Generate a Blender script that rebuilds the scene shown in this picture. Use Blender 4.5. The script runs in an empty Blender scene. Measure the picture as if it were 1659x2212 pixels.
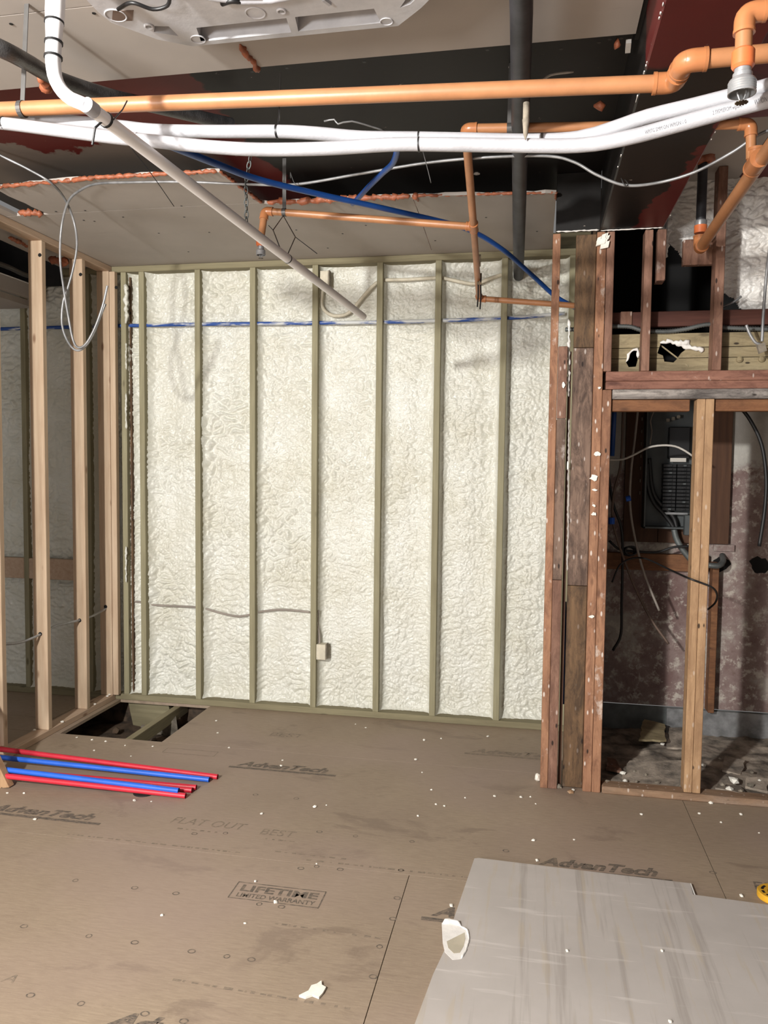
import bpy, bmesh, math, random
import numpy as np
from mathutils import Matrix, Vector

random.seed(7)
SC = bpy.context.scene
COL = SC.collection

# ------------------------------------------------------------------ camera (image 1659 x 2212)
FPX, CX, CY, CAM_H = 1690.0, 829.5, 1106.0, 1.65
_yc = np.array([1155 - CX, 1008 - CY, FPX]); _yc /= np.linalg.norm(_yc)
_h = np.array([1, 0.0112, 0.0]); _xc = _h - _yc * _h.dot(_yc); _xc /= np.linalg.norm(_xc)
_zc = np.cross(_xc, _yc)
if _zc[1] > 0: _zc = -_zc
RM = np.array([_xc, _yc, _zc])              # camera (right, down, forward) -> room (X right, Y deep, Z up)
cam_data = bpy.data.cameras.new('camera')
cam = bpy.data.objects.new('camera', cam_data); COL.objects.link(cam)
cam_data.sensor_fit = 'HORIZONTAL'; cam_data.sensor_width = 36.0; cam_data.lens = 36.0 * FPX / 1659.0
cam_data.clip_start = 0.05
r_, u_, b_ = RM[:, 0], -RM[:, 1], -RM[:, 2]
cam.matrix_world = Matrix(((r_[0], u_[0], b_[0], 0), (r_[1], u_[1], b_[1], 0), (r_[2], u_[2], b_[2], CAM_H), (0, 0, 0, 1)))
SC.camera = cam

# ------------------------------------------------------------------ light and exposure
SC.view_settings.view_transform = 'Standard'
SC.view_settings.look = 'None'
SC.view_settings.gamma = 1.0
SC.view_settings.use_curve_mapping = False
SC.view_settings.exposure = 0.38
world = bpy.data.worlds.new('world'); SC.world = world
world.use_nodes = True
world.node_tree.nodes['Background'].inputs[0].default_value = (1.0, 0.98, 0.96, 1)
world.node_tree.nodes['Background'].inputs[1].default_value = 0.16

def lamp(name, loc, watt, radius, color):
    d = bpy.data.lights.new(name, 'POINT'); d.energy = watt; d.shadow_soft_size = radius; d.color = color
    o = bpy.data.objects.new(name, d); COL.objects.link(o); o.location = loc
    return o
lamp('work_lamp', (-1.95, -1.0, 2.60), 830, 0.08, (1.0, 0.985, 0.955))
lamp('fill_lamp', (-2.6, -2.4, 1.30), 480, 0.35, (1.0, 0.97, 0.955))  # unseen low fill, added to brighten undersides of pipes and tubes

# ------------------------------------------------------------------ geometry helpers
def ray(px, py): return RM @ np.array([px - CX, py - CY, FPX])
def at(px, py, Y):
    r = ray(px, py); t = Y / r[1]; return Vector((t * r[0], t * r[1], CAM_H + t * r[2]))
def atx(px, py, X):
    r = ray(px, py); t = X / r[0]; return Vector((t * r[0], t * r[1], CAM_H + t * r[2]))
def atz(px, py, Z=0.0):
    r = ray(px, py); t = (Z - CAM_H) / r[2]; return Vector((t * r[0], t * r[1], Z))

WORLD = {}
def tag(o, label=None, cat=None, group=None, kind=None):
    if label: o['label'] = label
    if cat: o['category'] = cat
    if group: o['group'] = group
    if kind: o['kind'] = kind
    return o
def place(o, loc, parent):
    WORLD[o.name] = Vector(loc)
    if parent is not None:
        o.parent = parent; o.location = Vector(loc) - WORLD[parent.name]
    else:
        o.location = loc
def empty(name, loc, label=None, cat=None, group=None, kind=None):
    o = bpy.data.objects.new(name, None); COL.objects.link(o); place(o, loc, None)
    o.empty_display_size = 0.1
    return tag(o, label, cat, group, kind)
def link_mesh(name, me, loc, mat, parent=None, smooth=False):
    o = bpy.data.objects.new(name, me); COL.objects.link(o)
    if mat is not None and not me.materials: me.materials.append(mat)
    if smooth:
        me.polygons.foreach_set('use_smooth', [True] * len(me.polygons))
    place(o, loc, parent)
    return o
class MB:
    """collects shapes in room coordinates; build() links them as one mesh whose origin is at its base"""
    def __init__(s): s.v = []; s.f = []
    def add(s, vs, fs):
        n = len(s.v); s.v += [tuple(p) for p in vs]; s.f += [tuple(i + n for i in f) for f in fs]; return s
    def box(s, x0, x1, y0, y1, z0, z1, b=0.0):
        if b <= 0:
            return s.add([(x0,y0,z0),(x1,y0,z0),(x1,y1,z0),(x0,y1,z0),(x0,y0,z1),(x1,y0,z1),(x1,y1,z1),(x0,y1,z1)],
                         [(0,3,2,1),(4,5,6,7),(0,1,5,4),(1,2,6,5),(2,3,7,6),(3,0,4,7)])
        bm = bmesh.new(); bmesh.ops.create_cube(bm, size=1)
        for v in bm.verts:
            v.co = Vector(((x0+x1)/2+v.co.x*(x1-x0), (y0+y1)/2+v.co.y*(y1-y0), (z0+z1)/2+v.co.z*(z1-z0)))
        bmesh.ops.bevel(bm, geom=list(bm.edges), offset=b, segments=1, affect='EDGES')
        return s.bm(bm)
    def bm(s, bm):
        bm.verts.index_update()
        s.add([tuple(v.co) for v in bm.verts], [[v.index for v in f.verts] for f in bm.faces]); bm.free(); return s
    def obox(s, c, ax, ay, az, b=0.0):
        """box around centre c with half-axis vectors"""
        m = MB(); m.box(-1,1,-1,1,-1,1)
        c, ax, ay, az = Vector(c), Vector(ax), Vector(ay), Vector(az)
        return s.add([c + ax*v[0] + ay*v[1] + az*v[2] for v in m.v], m.f)
    def prism(s, pts, lo, hi, axis=2):
        """polygon in the plane across axis, extruded lo..hi"""
        n = len(pts)
        def mk(p, h):
            q = [p[0], p[1]]; q.insert(axis, h); return tuple(q)
        vs = [mk(p, lo) for p in pts] + [mk(p, hi) for p in pts]
        fs = [tuple(range(n))[::-1], tuple(range(n, 2*n))] + [(i, (i+1) % n, n+(i+1) % n, n+i) for i in range(n)]
        return s.add(vs, fs)
    def tube(s, pts, r, seg=12, caps=True):
        pts = [Vector(p) for p in pts]; n = len(pts)
        rs = r if hasattr(r, '__len__') else [r] * n
        tang = []
        for i in range(n):
            t = (pts[min(i+1, n-1)] - pts[max(i-1, 0)])
            tang.append(t.normalized() if t.length > 1e-9 else Vector((0,0,1)))
        a = Vector((0,0,1)) if abs(tang[0].z) < 0.9 else Vector((1,0,0))
        u = tang[0].cross(a).normalized()
        vs, fs = [], []
        for i in range(n):
            u = (u - tang[i] * u.dot(tang[i])).normalized(); w = tang[i].cross(u)
            for k in range(seg):
                q = 2*math.pi*k/seg
                vs.append(pts[i] + (u*math.cos(q) + w*math.sin(q)) * rs[i])
        for i in range(n-1):
            for k in range(seg):
                fs.append((i*seg+k, i*seg+(k+1) % seg, (i+1)*seg+(k+1) % seg, (i+1)*seg+k))
        if caps:
            fs.append(tuple(range(seg))[::-1]); fs.append(tuple(range((n-1)*seg, n*seg)))
        return s.add(vs, fs)
    def lathe(s, prof, base, axis=(0,0,1), seg=20):
        """prof: (radius, height along axis) from base"""
        ax = Vector(axis).normalized(); base = Vector(base)
        a = Vector((1,0,0)) if abs(ax.x) < 0.9 else Vector((0,1,0))
        u = ax.cross(a).normalized(); w = ax.cross(u)
        vs = [base + ax*h + (u*math.cos(2*math.pi*k/seg) + w*math.sin(2*math.pi*k/seg))*max(r, 1e-4) for r, h in prof for k in range(seg)]
        fs = [(i*seg+k, i*seg+(k+1) % seg, (i+1)*seg+(k+1) % seg, (i+1)*seg+k) for i in range(len(prof)-1) for k in range(seg)]
        fs += [tuple(range(seg))[::-1], tuple(range((len(prof)-1)*seg, len(prof)*seg))]
        return s.add(vs, fs)
    def build(s, name, mat, parent=None, smooth=False, label=None, cat=None, group=None, kind=None, autosmooth=False):
        a = np.array(s.v); lo, hi = a.min(0), a.max(0)
        loc = Vector(((lo[0]+hi[0])/2, (lo[1]+hi[1])/2, lo[2]))
        me = bpy.data.meshes.new(name); me.from_pydata([tuple(p) for p in (a - np.array(loc))], [], s.f)
        bm = bmesh.new(); bm.from_mesh(me); bmesh.ops.recalc_face_normals(bm, faces=bm.faces)
        if autosmooth:
            for f in bm.faces: f.smooth = True
            for e in bm.edges:
                if len(e.link_faces) == 2 and e.calc_face_angle(0) > 0.6: e.smooth = False
        bm.to_mesh(me); bm.free(); me.update()
        o = link_mesh(name, me, loc, mat, parent, smooth and not autosmooth)
        return tag(o, label, cat, group, kind)
def spline(pts, step=0.02):
    """Catmull-Rom through pts, resampled at about step"""
    P = [Vector(p) for p in pts]; P = [P[0]*2-P[1]] + P + [P[-1]*2-P[-2]]
    out = []
    for i in range(1, len(P)-2):
        p0, p1, p2, p3 = P[i-1], P[i], P[i+1], P[i+2]
        n = max(2, int((p2-p1).length/step))
        for k in range(n):
            t = k/n
            out.append(0.5*((2*p1) + (p2-p0)*t + (2*p0-5*p1+4*p2-p3)*t*t + (3*p1-p0-3*p2+p3)*t**3))
    out.append(P[-2]); return out
def resample(pts, step):
    pts = [Vector(p) for p in pts]; out = [pts[0]]; acc = 0.0
    for a, b in zip(pts, pts[1:]):
        L = (b-a).length; d = step - acc
        while d < L:
            out.append(a + (b-a)*(d/L)); d += step
        acc = L - (d - step)
    return out

# numpy gradient noise
_rng = np.random.RandomState(3); _perm = np.tile(_rng.permutation(256), 3)
_gr = _rng.randn(256, 2); _gr /= np.linalg.norm(_gr, axis=1)[:, None]
def perlin(x, y, seed=0):
    x = np.asarray(x, float) + seed*17.13; y = np.asarray(y, float) + seed*9.71
    xi = np.floor(x).astype(int); yi = np.floor(y).astype(int); xf = x-xi; yf = y-yi
    u = xf*xf*xf*(xf*(xf*6-15)+10); v = yf*yf*yf*(yf*(yf*6-15)+10)
    def g(i, j, dx, dy):
        h = _perm[(_perm[i & 255] + j) & 255]; return _gr[h, 0]*dx + _gr[h, 1]*dy
    a = g(xi, yi, xf, yf); b = g(xi+1, yi, xf-1, yf); c = g(xi, yi+1, xf, yf-1); d = g(xi+1, yi+1, xf-1, yf-1)
    return (a+(b-a)*u) + ((c+(d-c)*u) - (a+(b-a)*u))*v

# ------------------------------------------------------------------ materials
def lin(c):
    r = [(x/255/12.92 if x/255 <= 0.04045 else ((x/255+0.055)/1.055)**2.4) for x in c]
    return (*r, 1)
class NT:
    def __init__(s, name):
        s.m = bpy.data.materials.new(name); s.m.use_nodes = True; s.t = s.m.node_tree
        s.b = s.t.nodes['Principled BSDF']; s.tc = s.t.nodes.new('ShaderNodeTexCoord'); s.oi = None
    def n(s, typ, **kw):
        nd = s.t.nodes.new('ShaderNode'+typ)
        for k, v in kw.items():
            if k in nd.inputs.keys(): s.set(nd.inputs[k], v)
            else: setattr(nd, k, v)
        return nd
    def set(s, sock, v):
        if hasattr(v, 'outputs') : v = v.outputs[0]
        if hasattr(v, 'is_output'): s.t.links.new(v, sock)
        else: sock.default_value = v
    def coords(s, scale=(1,1,1), rnd=True, world=False):
        mp = s.n('Mapping'); mp.inputs['Scale'].default_value = scale
        if world: src = s.n('NewGeometry').outputs['Position']
        else: src = s.tc.outputs['Object']
        s.t.links.new(src, mp.inputs['Vector'])
        if rnd and not world:
            if s.oi is None:
                s.oi = s.n('ObjectInfo'); s.cv = s.n('VectorMath', operation='SCALE'); s.cmb = s.n('CombineXYZ')
                for i in range(3): s.t.links.new(s.oi.outputs['Random'], s.cmb.inputs[i])
                s.t.links.new(s.cmb.outputs[0], s.cv.inputs[0]); s.cv.inputs['Scale'].default_value = 37.0
            s.t.links.new(s.cv.outputs[0], mp.inputs['Location'])
        return mp
    def noise(s, vec, scale=5, detail=4, rough=0.55, dist=0.0):
        nd = s.n('TexNoise'); s.t.links.new(vec.outputs[0], nd.inputs['Vector'])
        nd.inputs['Scale'].default_value = scale; nd.inputs['Detail'].default_value = detail
        nd.inputs['Roughness'].default_value = rough; nd.inputs['Distortion'].default_value = dist
        return nd.outputs['Fac']
    def ramp(s, fac, stops, interp='LINEAR'):
        nd = s.n('ValToRGB'); s.t.links.new(fac, nd.inputs[0]); e = nd.color_ramp; e.interpolation = interp
        while len(e.elements) < len(stops): e.elements.new(0.5)
        for el, (p, c) in zip(e.elements, stops):
            el.position = p; el.color = c if len(c) == 4 else lin(c)
        return nd.outputs[0]
    def mix(s, fac, a, b, blend='MIX'):
        nd = s.n('Mix', data_type='RGBA', blend_type=blend)
        for sock, v in ((nd.inputs[0], fac), (nd.inputs[6], a), (nd.inputs[7], b)):
            if hasattr(v, 'is_output'): s.t.links.new(v, sock)
            elif sock == nd.inputs[0]: sock.default_value = v
            else: sock.default_value = v if len(v) == 4 else lin(v)
        return nd.outputs[2]
    def math(s, op, a, b=0.0, c=0.0, clamp=False):
        nd = s.n('Math', operation=op); nd.use_clamp = clamp
        for sock, v in zip(nd.inputs, (a, b, c)):
            if hasattr(v, 'is_output'): s.t.links.new(v, sock)
            else: sock.default_value = v
        return nd.outputs[0]
    def bump(s, h, strength=0.3, dist=0.01, normal=None):
        nd = s.n('Bump'); s.t.links.new(h, nd.inputs['Height']); nd.inputs['Strength'].default_value = strength; nd.inputs['Distance'].default_value = dist
        s.t.links.new(nd.outputs[0], s.b.inputs['Normal']); return nd
    def out(s, color=None, rough=0.6, metal=0.0, spec=0.5, **kw):
        if color is not None:
            if hasattr(color, 'is_output'): s.t.links.new(color, s.b.inputs['Base Color'])
            else: s.b.inputs['Base Color'].default_value = color if len(color) == 4 else lin(color)
        if hasattr(rough, 'is_output'): s.t.links.new(rough, s.b.inputs['Roughness'])
        else: s.b.inputs['Roughness'].default_value = rough
        s.b.inputs['Metallic'].default_value = metal; s.b.inputs['Specular IOR Level'].default_value = spec
        return s.m

def wood(name, c1, c2, axis=2, dark=(60,40,28), specks=0.0, speck_col=(215,205,195), stain=0.35, rough=0.7, stain_col=None, grime=0.0):
    m = NT(name)
    sc = [28, 28, 28]; sc[axis] = 1.6
    v = m.coords(tuple(sc)); g = m.noise(v, 1.6, 6, 0.6, 0.4)
    col = m.ramp(g, [(0.3, c1), (0.72, c2)])
    sc2 = [6, 6, 6]; sc2[axis] = 1.8
    st = m.noise(m.coords(tuple(sc2)), 1.0, 4, 0.6)
    col = m.mix(m.math('MULTIPLY', m.ramp(st, [(0.5, (0,0,0,1)), (0.75, (1,1,1,1))]), stain), col, stain_col or dark)
    # knots
    sk = [9, 9, 9]; sk[axis] = 3.4
    vo = m.n('TexVoronoi'); m.t.links.new(m.coords(tuple(sk)).outputs[0], vo.inputs['Vector']); vo.inputs['Scale'].default_value = 1.0
    kn = m.ramp(vo.outputs['Distance'], [(0.05, (1,1,1,1)), (0.12, (0,0,0,1))])
    col = m.mix(m.math('MULTIPLY', kn, 0.75), col, dark)
    if grime:
        sg = [16, 16, 16]; sg[axis] = 4.5
        ng = m.noise(m.coords(tuple(sg)), 1.3, 9, 0.78, 0.5)
        col = m.mix(m.math('MULTIPLY', m.ramp(ng, [(0.40, (1,1,1,1)), (0.56, (0,0,0,1))]), grime), col, dark)
        vh = m.n('TexVoronoi'); sh = [17, 17, 17]; sh[axis] = 7
        m.t.links.new(m.coords(tuple(sh)).outputs[0], vh.inputs['Vector']); vh.inputs['Scale'].default_value = 1.0
        col = m.mix(m.ramp(vh.outputs['Distance'], [(0.07, (0.9,0.9,0.9,1)), (0.11, (0,0,0,1))]), col, (34,24,20))
    if specks:
        v2 = m.n('TexVoronoi'); m.t.links.new(m.coords((30,30,11)).outputs[0], v2.inputs['Vector']); v2.inputs['Scale'].default_value = 1.0
        n2 = m.noise(m.coords((7,7,5)), 1.0, 5, 0.7)
        a = m.ramp(v2.outputs['Distance'], [(0.10, (1,1,1,1)), (0.17, (0,0,0,1))])
        b = m.ramp(n2, [(0.62, (0,0,0,1)), (0.70, (1,1,1,1))])
        col = m.mix(m.math('MULTIPLY', m.math('MAXIMUM', a, m.math('MULTIPLY', b, 0.7)), specks), col, speck_col)
    m.bump(g, 0.25, 0.004)
    return m.out(col, rough, spec=0.3)

MAT = {}
MAT['pine'] = wood('pine_lumber', (198,176,150), (178,152,126), 2, (116,82,58), stain=0.2)
MAT['pine_x'] = wood('pine_lumber_along_depth', (190,166,144), (172,146,122), 1, (108,76,54), stain=0.18)
MAT['treated'] = wood('treated_lumber', (152,146,118), (128,121,95), 2, (86,78,56), stain=0.2)
MAT['treated_x'] = wood('treated_lumber_plate', (140,132,104), (116,108,84), 0, (76,70,52), stain=0.3)
MAT['treated_y'] = wood('treated_joist', (150,140,112), (120,112,88), 1, (70,64,48), stain=0.3)
MAT['red_stud'] = wood('old_red_stud', (168,126,96), (142,100,76), 2, (86,56,42), specks=0.8, stain=0.4, grime=0.55)
MAT['brown_stud'] = wood('old_brown_stud', (144,110,92), (118,84,68), 2, (76,52,42), specks=0.7, stain=0.5, grime=0.55, speck_col=(190,175,165))
MAT['weather_stud'] = wood('weathered_stud', (138,114,98), (100,80,68), 2, (58,44,38), specks=0.7, stain=0.6, grime=0.8, speck_col=(190,180,172))
MAT['red_head'] = wood('old_red_header', (152,110,92), (124,84,70), 0, (78,48,40), specks=0.5, stain=0.5, grime=0.6)
MAT['grey_board'] = wood('grey_weathered_board', (172,164,156), (112,104,100), 0, (52,47,45), stain=0.8, grime=0.7)
MAT['amber_stud'] = wood('amber_stud', (184,150,114), (156,122,90), 2, (104,74,52), specks=0.35, stain=0.3, grime=0.35)
MAT['amber_x'] = wood('amber_header', (142,100,68), (116,76,50), 0, (72,46,32), stain=0.5, grime=0.5)
MAT['dark_plank'] = wood('dark_plank', (118,92,66), (90,68,48), 2, (54,42,32), specks=0.3, stain=0.6, grime=0.7, speck_col=(160,148,138))
MAT['brown_beam'] = wood('red_brown_beam', (102,64,54), (80,50,42), 0, (56,36,32), stain=0.4)
MAT['tan_board'] = wood('tan_sheathing', (166,152,120), (136,122,92), 0, (84,72,54), stain=0.5, grime=0.45)
MAT['sill'] = wood('dusty_sill', (162,134,108), (128,100,78), 0, (84,64,50), specks=0.5, grime=0.4, stain=0.6, stain_col=(140,132,124))
MAT['plywood'] = wood('dark_brown_plywood', (90,62,44), (68,46,34), 2, (46,30,24), stain=0.4)

def plain(name, c, rough=0.5, metal=0.0, var=0.12, scale=8, bump=0.0, spec=0.5):
    m = NT(name); v = m.coords((1,1,1)); g = m.noise(v, scale, 5, 0.6)
    d = tuple(max(0, x*(1-var)) for x in c)
    col = m.ramp(g, [(0.35, d), (0.65, c)])
    if bump: m.bump(m.noise(v, scale*10, 3), bump, 0.003)
    return m.out(col, rough, metal, spec)
MAT['orange'] = plain('orange_cpvc', (176,122,82), 0.38, 0, 0.10, 10, 0.05)
MAT['orange_fit'] = plain('orange_fitting', (178,116,74), 0.28, 0, 0.08, 8)
MAT['orange_dark'] = plain('orange_thread_adapter', (206,110,62), 0.4, 0, 0.1)
MAT['white_pipe'] = plain('white_pvc', (172,172,176), 0.45, 0, 0.07, 14, 0.25)
MAT['pvc'] = plain('bright_white_pvc', (240,239,239), 0.3, 0, 0.04, 6)
MAT['chrome'] = plain('brushed_steel', (176,178,180), 0.35, 0.45, 0.15, 20)
MAT['galv'] = plain('galvanized_steel', (158,158,158), 0.4, 0.35, 0.25, 14)
MAT['galv_dull'] = plain('dull_sheet_metal', (122,126,124), 0.55, 0.5, 0.3, 6)
MAT['bright_steel'] = plain('bright_cable_armour', (196,196,196), 0.4, 0.2, 0.15, 14)
MAT['strap'] = plain('grey_hanger_strap', (96,94,92), 0.5, 0.5, 0.15)
MAT['bronze'] = plain('sprinkler_brass', (92,76,56), 0.4, 0.7, 0.3, 30)
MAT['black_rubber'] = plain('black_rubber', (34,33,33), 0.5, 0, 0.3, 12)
MAT['black_iron'] = plain('black_iron_pipe', (66,66,70), 0.5, 0.3, 0.3, 9, 0.1)
MAT['black_wrap'] = plain('black_pipe_insulation', (66,65,65), 0.32, 0, 0.35, 20, 0.5)
MAT['zip'] = plain('black_zip_tie', (22,22,23), 0.45)
MAT['blue'] = plain('blue_pex', (26,72,142), 0.4, 0, 0.12)
MAT['blue_rod'] = plain('blue_floor_pipe', (44,104,214), 0.4, 0, 0.10)
MAT['red_rod'] = plain('red_floor_pipe', (206,44,62), 0.4, 0, 0.10)
MAT['blue_tape'] = plain('blue_tape', (20,86,190), 0.6)
MAT['caulk'] = plain('orange_fire_caulk', (178,104,72), 0.45, 0, 0.25, 30, 0.4)
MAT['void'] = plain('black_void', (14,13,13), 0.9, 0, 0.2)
MAT['black_paint'] = NT('black_painted_board')
def _mk_black():
    m = MAT['black_paint']; v = m.coords((1,1,1), rnd=False); g = m.noise(v, 9, 6, 0.65)
    col = m.ramp(g, [(0.35, (16,14,13)), (0.66, (30,27,25))])
    sp = m.noise(m.coords((5,9,5)), 6, 3, 0.6)
    col = m.mix(m.ramp(sp, [(0.735, (0,0,0,1)), (0.76, (1,1,1,1))]), col, (150,140,132))
    m.bump(g, 0.2, 0.004)
    return m.out(col, 0.6, spec=0.3)
MAT['black_paint'] = _mk_black()
def two_paint(name, mask_fn, red=(100,34,30), black=(20,17,16), rough=0.5):
    """red / black painted board: mask_fn(m, x, y, n) gives 1 where red; patches of bare grey"""
    m = NT(name); pos = m.coords((1,1,1), world=True); sx = m.n('SeparateXYZ'); m.t.links.new(pos.outputs[0], sx.inputs[0])
    n = m.math('SUBTRACT', m.noise(pos, 3.0, 6, 0.62), 0.5)
    msk = mask_fn(m, sx.outputs[0], sx.outputs[1], n)
    g = m.noise(pos, 7, 5, 0.6)
    rc = m.mix(g, tuple(x*0.82 for x in red), red)
    col = m.mix(msk, black, rc)
    chips = m.noise(m.coords((7,13,7), world=True), 2.2, 5, 0.7)
    col = m.mix(m.ramp(chips, [(0.70, (0,0,0,1)), (0.72, (0.8,0.8,0.8,1))]), col, (166,152,144))
    m.bump(g, 0.15, 0.004)
    return m, pos, sx, n, col
def sharp(m, x, k=40): return m.math('MULTIPLY_ADD', x, k, 0.5, clamp=True)
def _upper():
    def f(m, x, y, n):
        e = m.math('ADD', m.math('SUBTRACT', -1.27, x), m.math('MULTIPLY', n, 0.35)); return sharp(m, e, 60)
    m, pos, sx, n, col = two_paint('old_red_and_black_ceiling', f)
    # torn bare paper near the back edge on the left side
    e = m.math('ADD', m.math('SUBTRACT', sx.outputs[1], 3.34), m.math('MULTIPLY', n, 0.75))
    k = m.math('MULTIPLY', sharp(m, e, 50), sharp(m, m.math('SUBTRACT', -1.5, sx.outputs[0]), 8))
    col = m.mix(k, col, (120,112,104))
    return m.out(col, 0.55, spec=0.35)
MAT['upper'] = _upper()
def _beam():
    def f(m, x, y, n):
        near = m.math('SUBTRACT', m.math('SUBTRACT', 2.45, y), m.math('MULTIPLY', n, 0.2))
        far = m.math('SUBTRACT', m.math('ADD', m.math('MULTIPLY', m.math('SUBTRACT', y, 3.2), 0.35), m.math('MULTIPLY', m.math('SUBTRACT', x, 0.53), 3.0)), m.math('MULTIPLY', n, 0.9))
        return m.math('MAXIMUM', sharp(m, near, 40), sharp(m, far, 40))
    m, pos, sx, n, col = two_paint('black_and_red_beam_paint', f, red=(94,28,26))
    return m.out(col, 0.45, spec=0.4)
MAT['beam'] = _beam()
def _redboard():
    def f(m, x, y, n): return sharp(m, m.math('ADD', n, 0.12), 8)
    m, pos, sx, n, col = two_paint('dark_red_ceiling', f, red=(112,34,36), black=(50,20,20))
    return m.out(col, 0.5)
MAT['redboard'] = _redboard()

def _drywall(name, c, streak=False):
    m = NT(name); v = m.coords((1,1,1), rnd=False, world=True)
    g = m.noise(v, 2.2, 4, 0.6)
    col = m.ramp(g, [(0.3, tuple(x*0.94 for x in c)), (0.7, c)])
    sc = m.noise(m.coords((1.0, 9, 1), world=True), 2.6, 6, 0.7)
    col = m.mix(m.ramp(sc, [(0.66, (0,0,0,1)), (0.74, (0.3,0.3,0.3,1))]), col, tuple(x*0.72 for x in c))
    m.bump(m.noise(v, 90, 2), 0.05, 0.002)
    return m.out(col, 0.75, spec=0.25)
MAT['drywall'] = _drywall('grey_drywall', (178,170,162))
MAT['drywall_white'] = plain('drywall_core', (232,228,222), 0.8, 0, 0.06, 30, 0.3)

def _foam(name, c, c2):
    m = NT(name); v = m.coords((1,1,1), rnd=False, world=True)
    g = m.noise(v, 3.0, 4, 0.55)
    col = m.ramp(g, [(0.34, c2), (0.62, c)])
    f = m.noise(m.coords((1,1,1.5), world=True), 55, 4, 0.5, 1.1)
    f2 = m.noise(m.coords((1,1,1.3), world=True), 24, 2, 0.5, 1.4)
    h = m.math('ADD', m.math('MULTIPLY', m.math('ABSOLUTE', m.math('SUBTRACT', f, 0.5)), 1.2), m.math('MULTIPLY', m.math('ABSOLUTE', m.math('SUBTRACT', f2, 0.5)), 1.8))
    m.bump(h, 0.35, 0.010)
    return m.out(col, 0.27, spec=0.6)
MAT['foam'] = _foam('spray_foam', (216,216,206), (204,202,187))
MAT['foam_white'] = _foam('white_spray_foam', (226,223,217), (212,206,198))

def _floor():
    m = NT('subfloor_sheathing'); v = m.coords((1,1,1), rnd=False, world=True)
    big = m.noise(v, 1.3, 3, 0.55)
    col = m.ramp(big, [(0.3, (146,129,111)), (0.7, (160,143,122))])
    fib = m.noise(m.coords((5,42,1), world=True), 3.2, 6, 0.7, 0.3)
    col = m.mix(m.ramp(fib, [(0.35, (0.55,0.55,0.55,1)), (0.62, (0,0,0,1))]), col, (126,109,93))
    fib2 = m.noise(m.coords((9,26,1), world=True), 9, 3, 0.6)
    col = m.mix(m.ramp(fib2, [(0.60, (0,0,0,1)), (0.75, (0.5,0.5,0.5,1))]), col, (176,158,136))
    st = m.noise(m.coords((1.2,2.6,1), world=True), 1.5, 6, 0.68, 0.6)
    col = m.mix(m.ramp(st, [(0.57, (0,0,0,1)), (0.64, (0.55,0.55,0.55,1))]), col, (118,102,88))
    pk = m.noise(m.coords((0.9,0.9,1), world=True), 1.0, 2, 0.5)
    col = m.mix(m.ramp(pk, [(0.45, (0,0,0,1)), (0.62, (0.45,0.45,0.45,1))]), col, (156,136,126))
    m.bump(fib, 0.12, 0.002)
    return m.out(col, 0.62, spec=0.35)
MAT['floor'] = _floor()
def _ink(name, a, b, lo, hi):
    m = NT(name); v = m.coords((9,30,1), world=True); g = m.noise(v, 4, 5, 0.75)
    return m.out(m.ramp(g, [(lo, a), (hi, b)]), 0.7, spec=0.3)
MAT['ink'] = _ink('faded_grey_ink', (82,76,70), (136,120,104), 0.42, 0.62)
MAT['ink_soft'] = _ink('worn_grey_ink', (104,94,84), (144,128,110), 0.36, 0.58)
MAT['tube_ink'] = plain('tube_lettering_ink', (110,110,116), 0.6)
MAT['dirt'] = plain('crawl_space_dirt', (96,78,62), 0.9, 0, 0.5, 12, 0.8)
MAT['stone'] = plain('rubble_stone', (150,140,124), 0.85, 0, 0.35, 12, 0.6)
MAT['debris'] = plain('plaster_dust_debris', (176,162,146), 0.9, 0, 0.5, 9, 0.8)
MAT['paper_tan'] = plain('bare_tan_paper', (196,186,164), 0.8)
MAT['crumb'] = plain('white_foam_crumb', (238,234,222), 0.7, 0, 0.06, 30, 0.3)

def _sheet():
    m = NT('grey_drywall_sheet_paper'); v = m.coords((1,1,1), rnd=False)
    g = m.noise(v, 2.5, 5, 0.6)
    col = m.ramp(g, [(0.3, (170,163,157)), (0.7, (184,177,171))])
    s1 = m.noise(m.coords((7, 0.25, 1), rnd=False), 2.0, 5, 0.65)
    col = m.mix(m.ramp(s1, [(0.545, (0,0,0,1)), (0.63, (0.38,0.38,0.38,1))]), col, (128,119,110))
    s2 = m.noise(m.coords((14, 1.0, 1), rnd=False), 2.3, 4, 0.6)
    col = m.mix(m.ramp(s2, [(0.56, (0,0,0,1)), (0.64, (0.4,0.4,0.4,1))]), col, (176,162,140))
    s3 = m.noise(m.coords((1.0, 11, 1), rnd=False), 2.0, 4, 0.6)
    col = m.mix(m.ramp(s3, [(0.60, (0,0,0,1)), (0.68, (0.3,0.3,0.3,1))]), col, (222,216,210))
    m.bump(m.noise(v, 9, 4, 0.6), 0.12, 0.006)
    return m.out(col, 0.6, spec=0.35)
MAT['sheet'] = _sheet()

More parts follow.
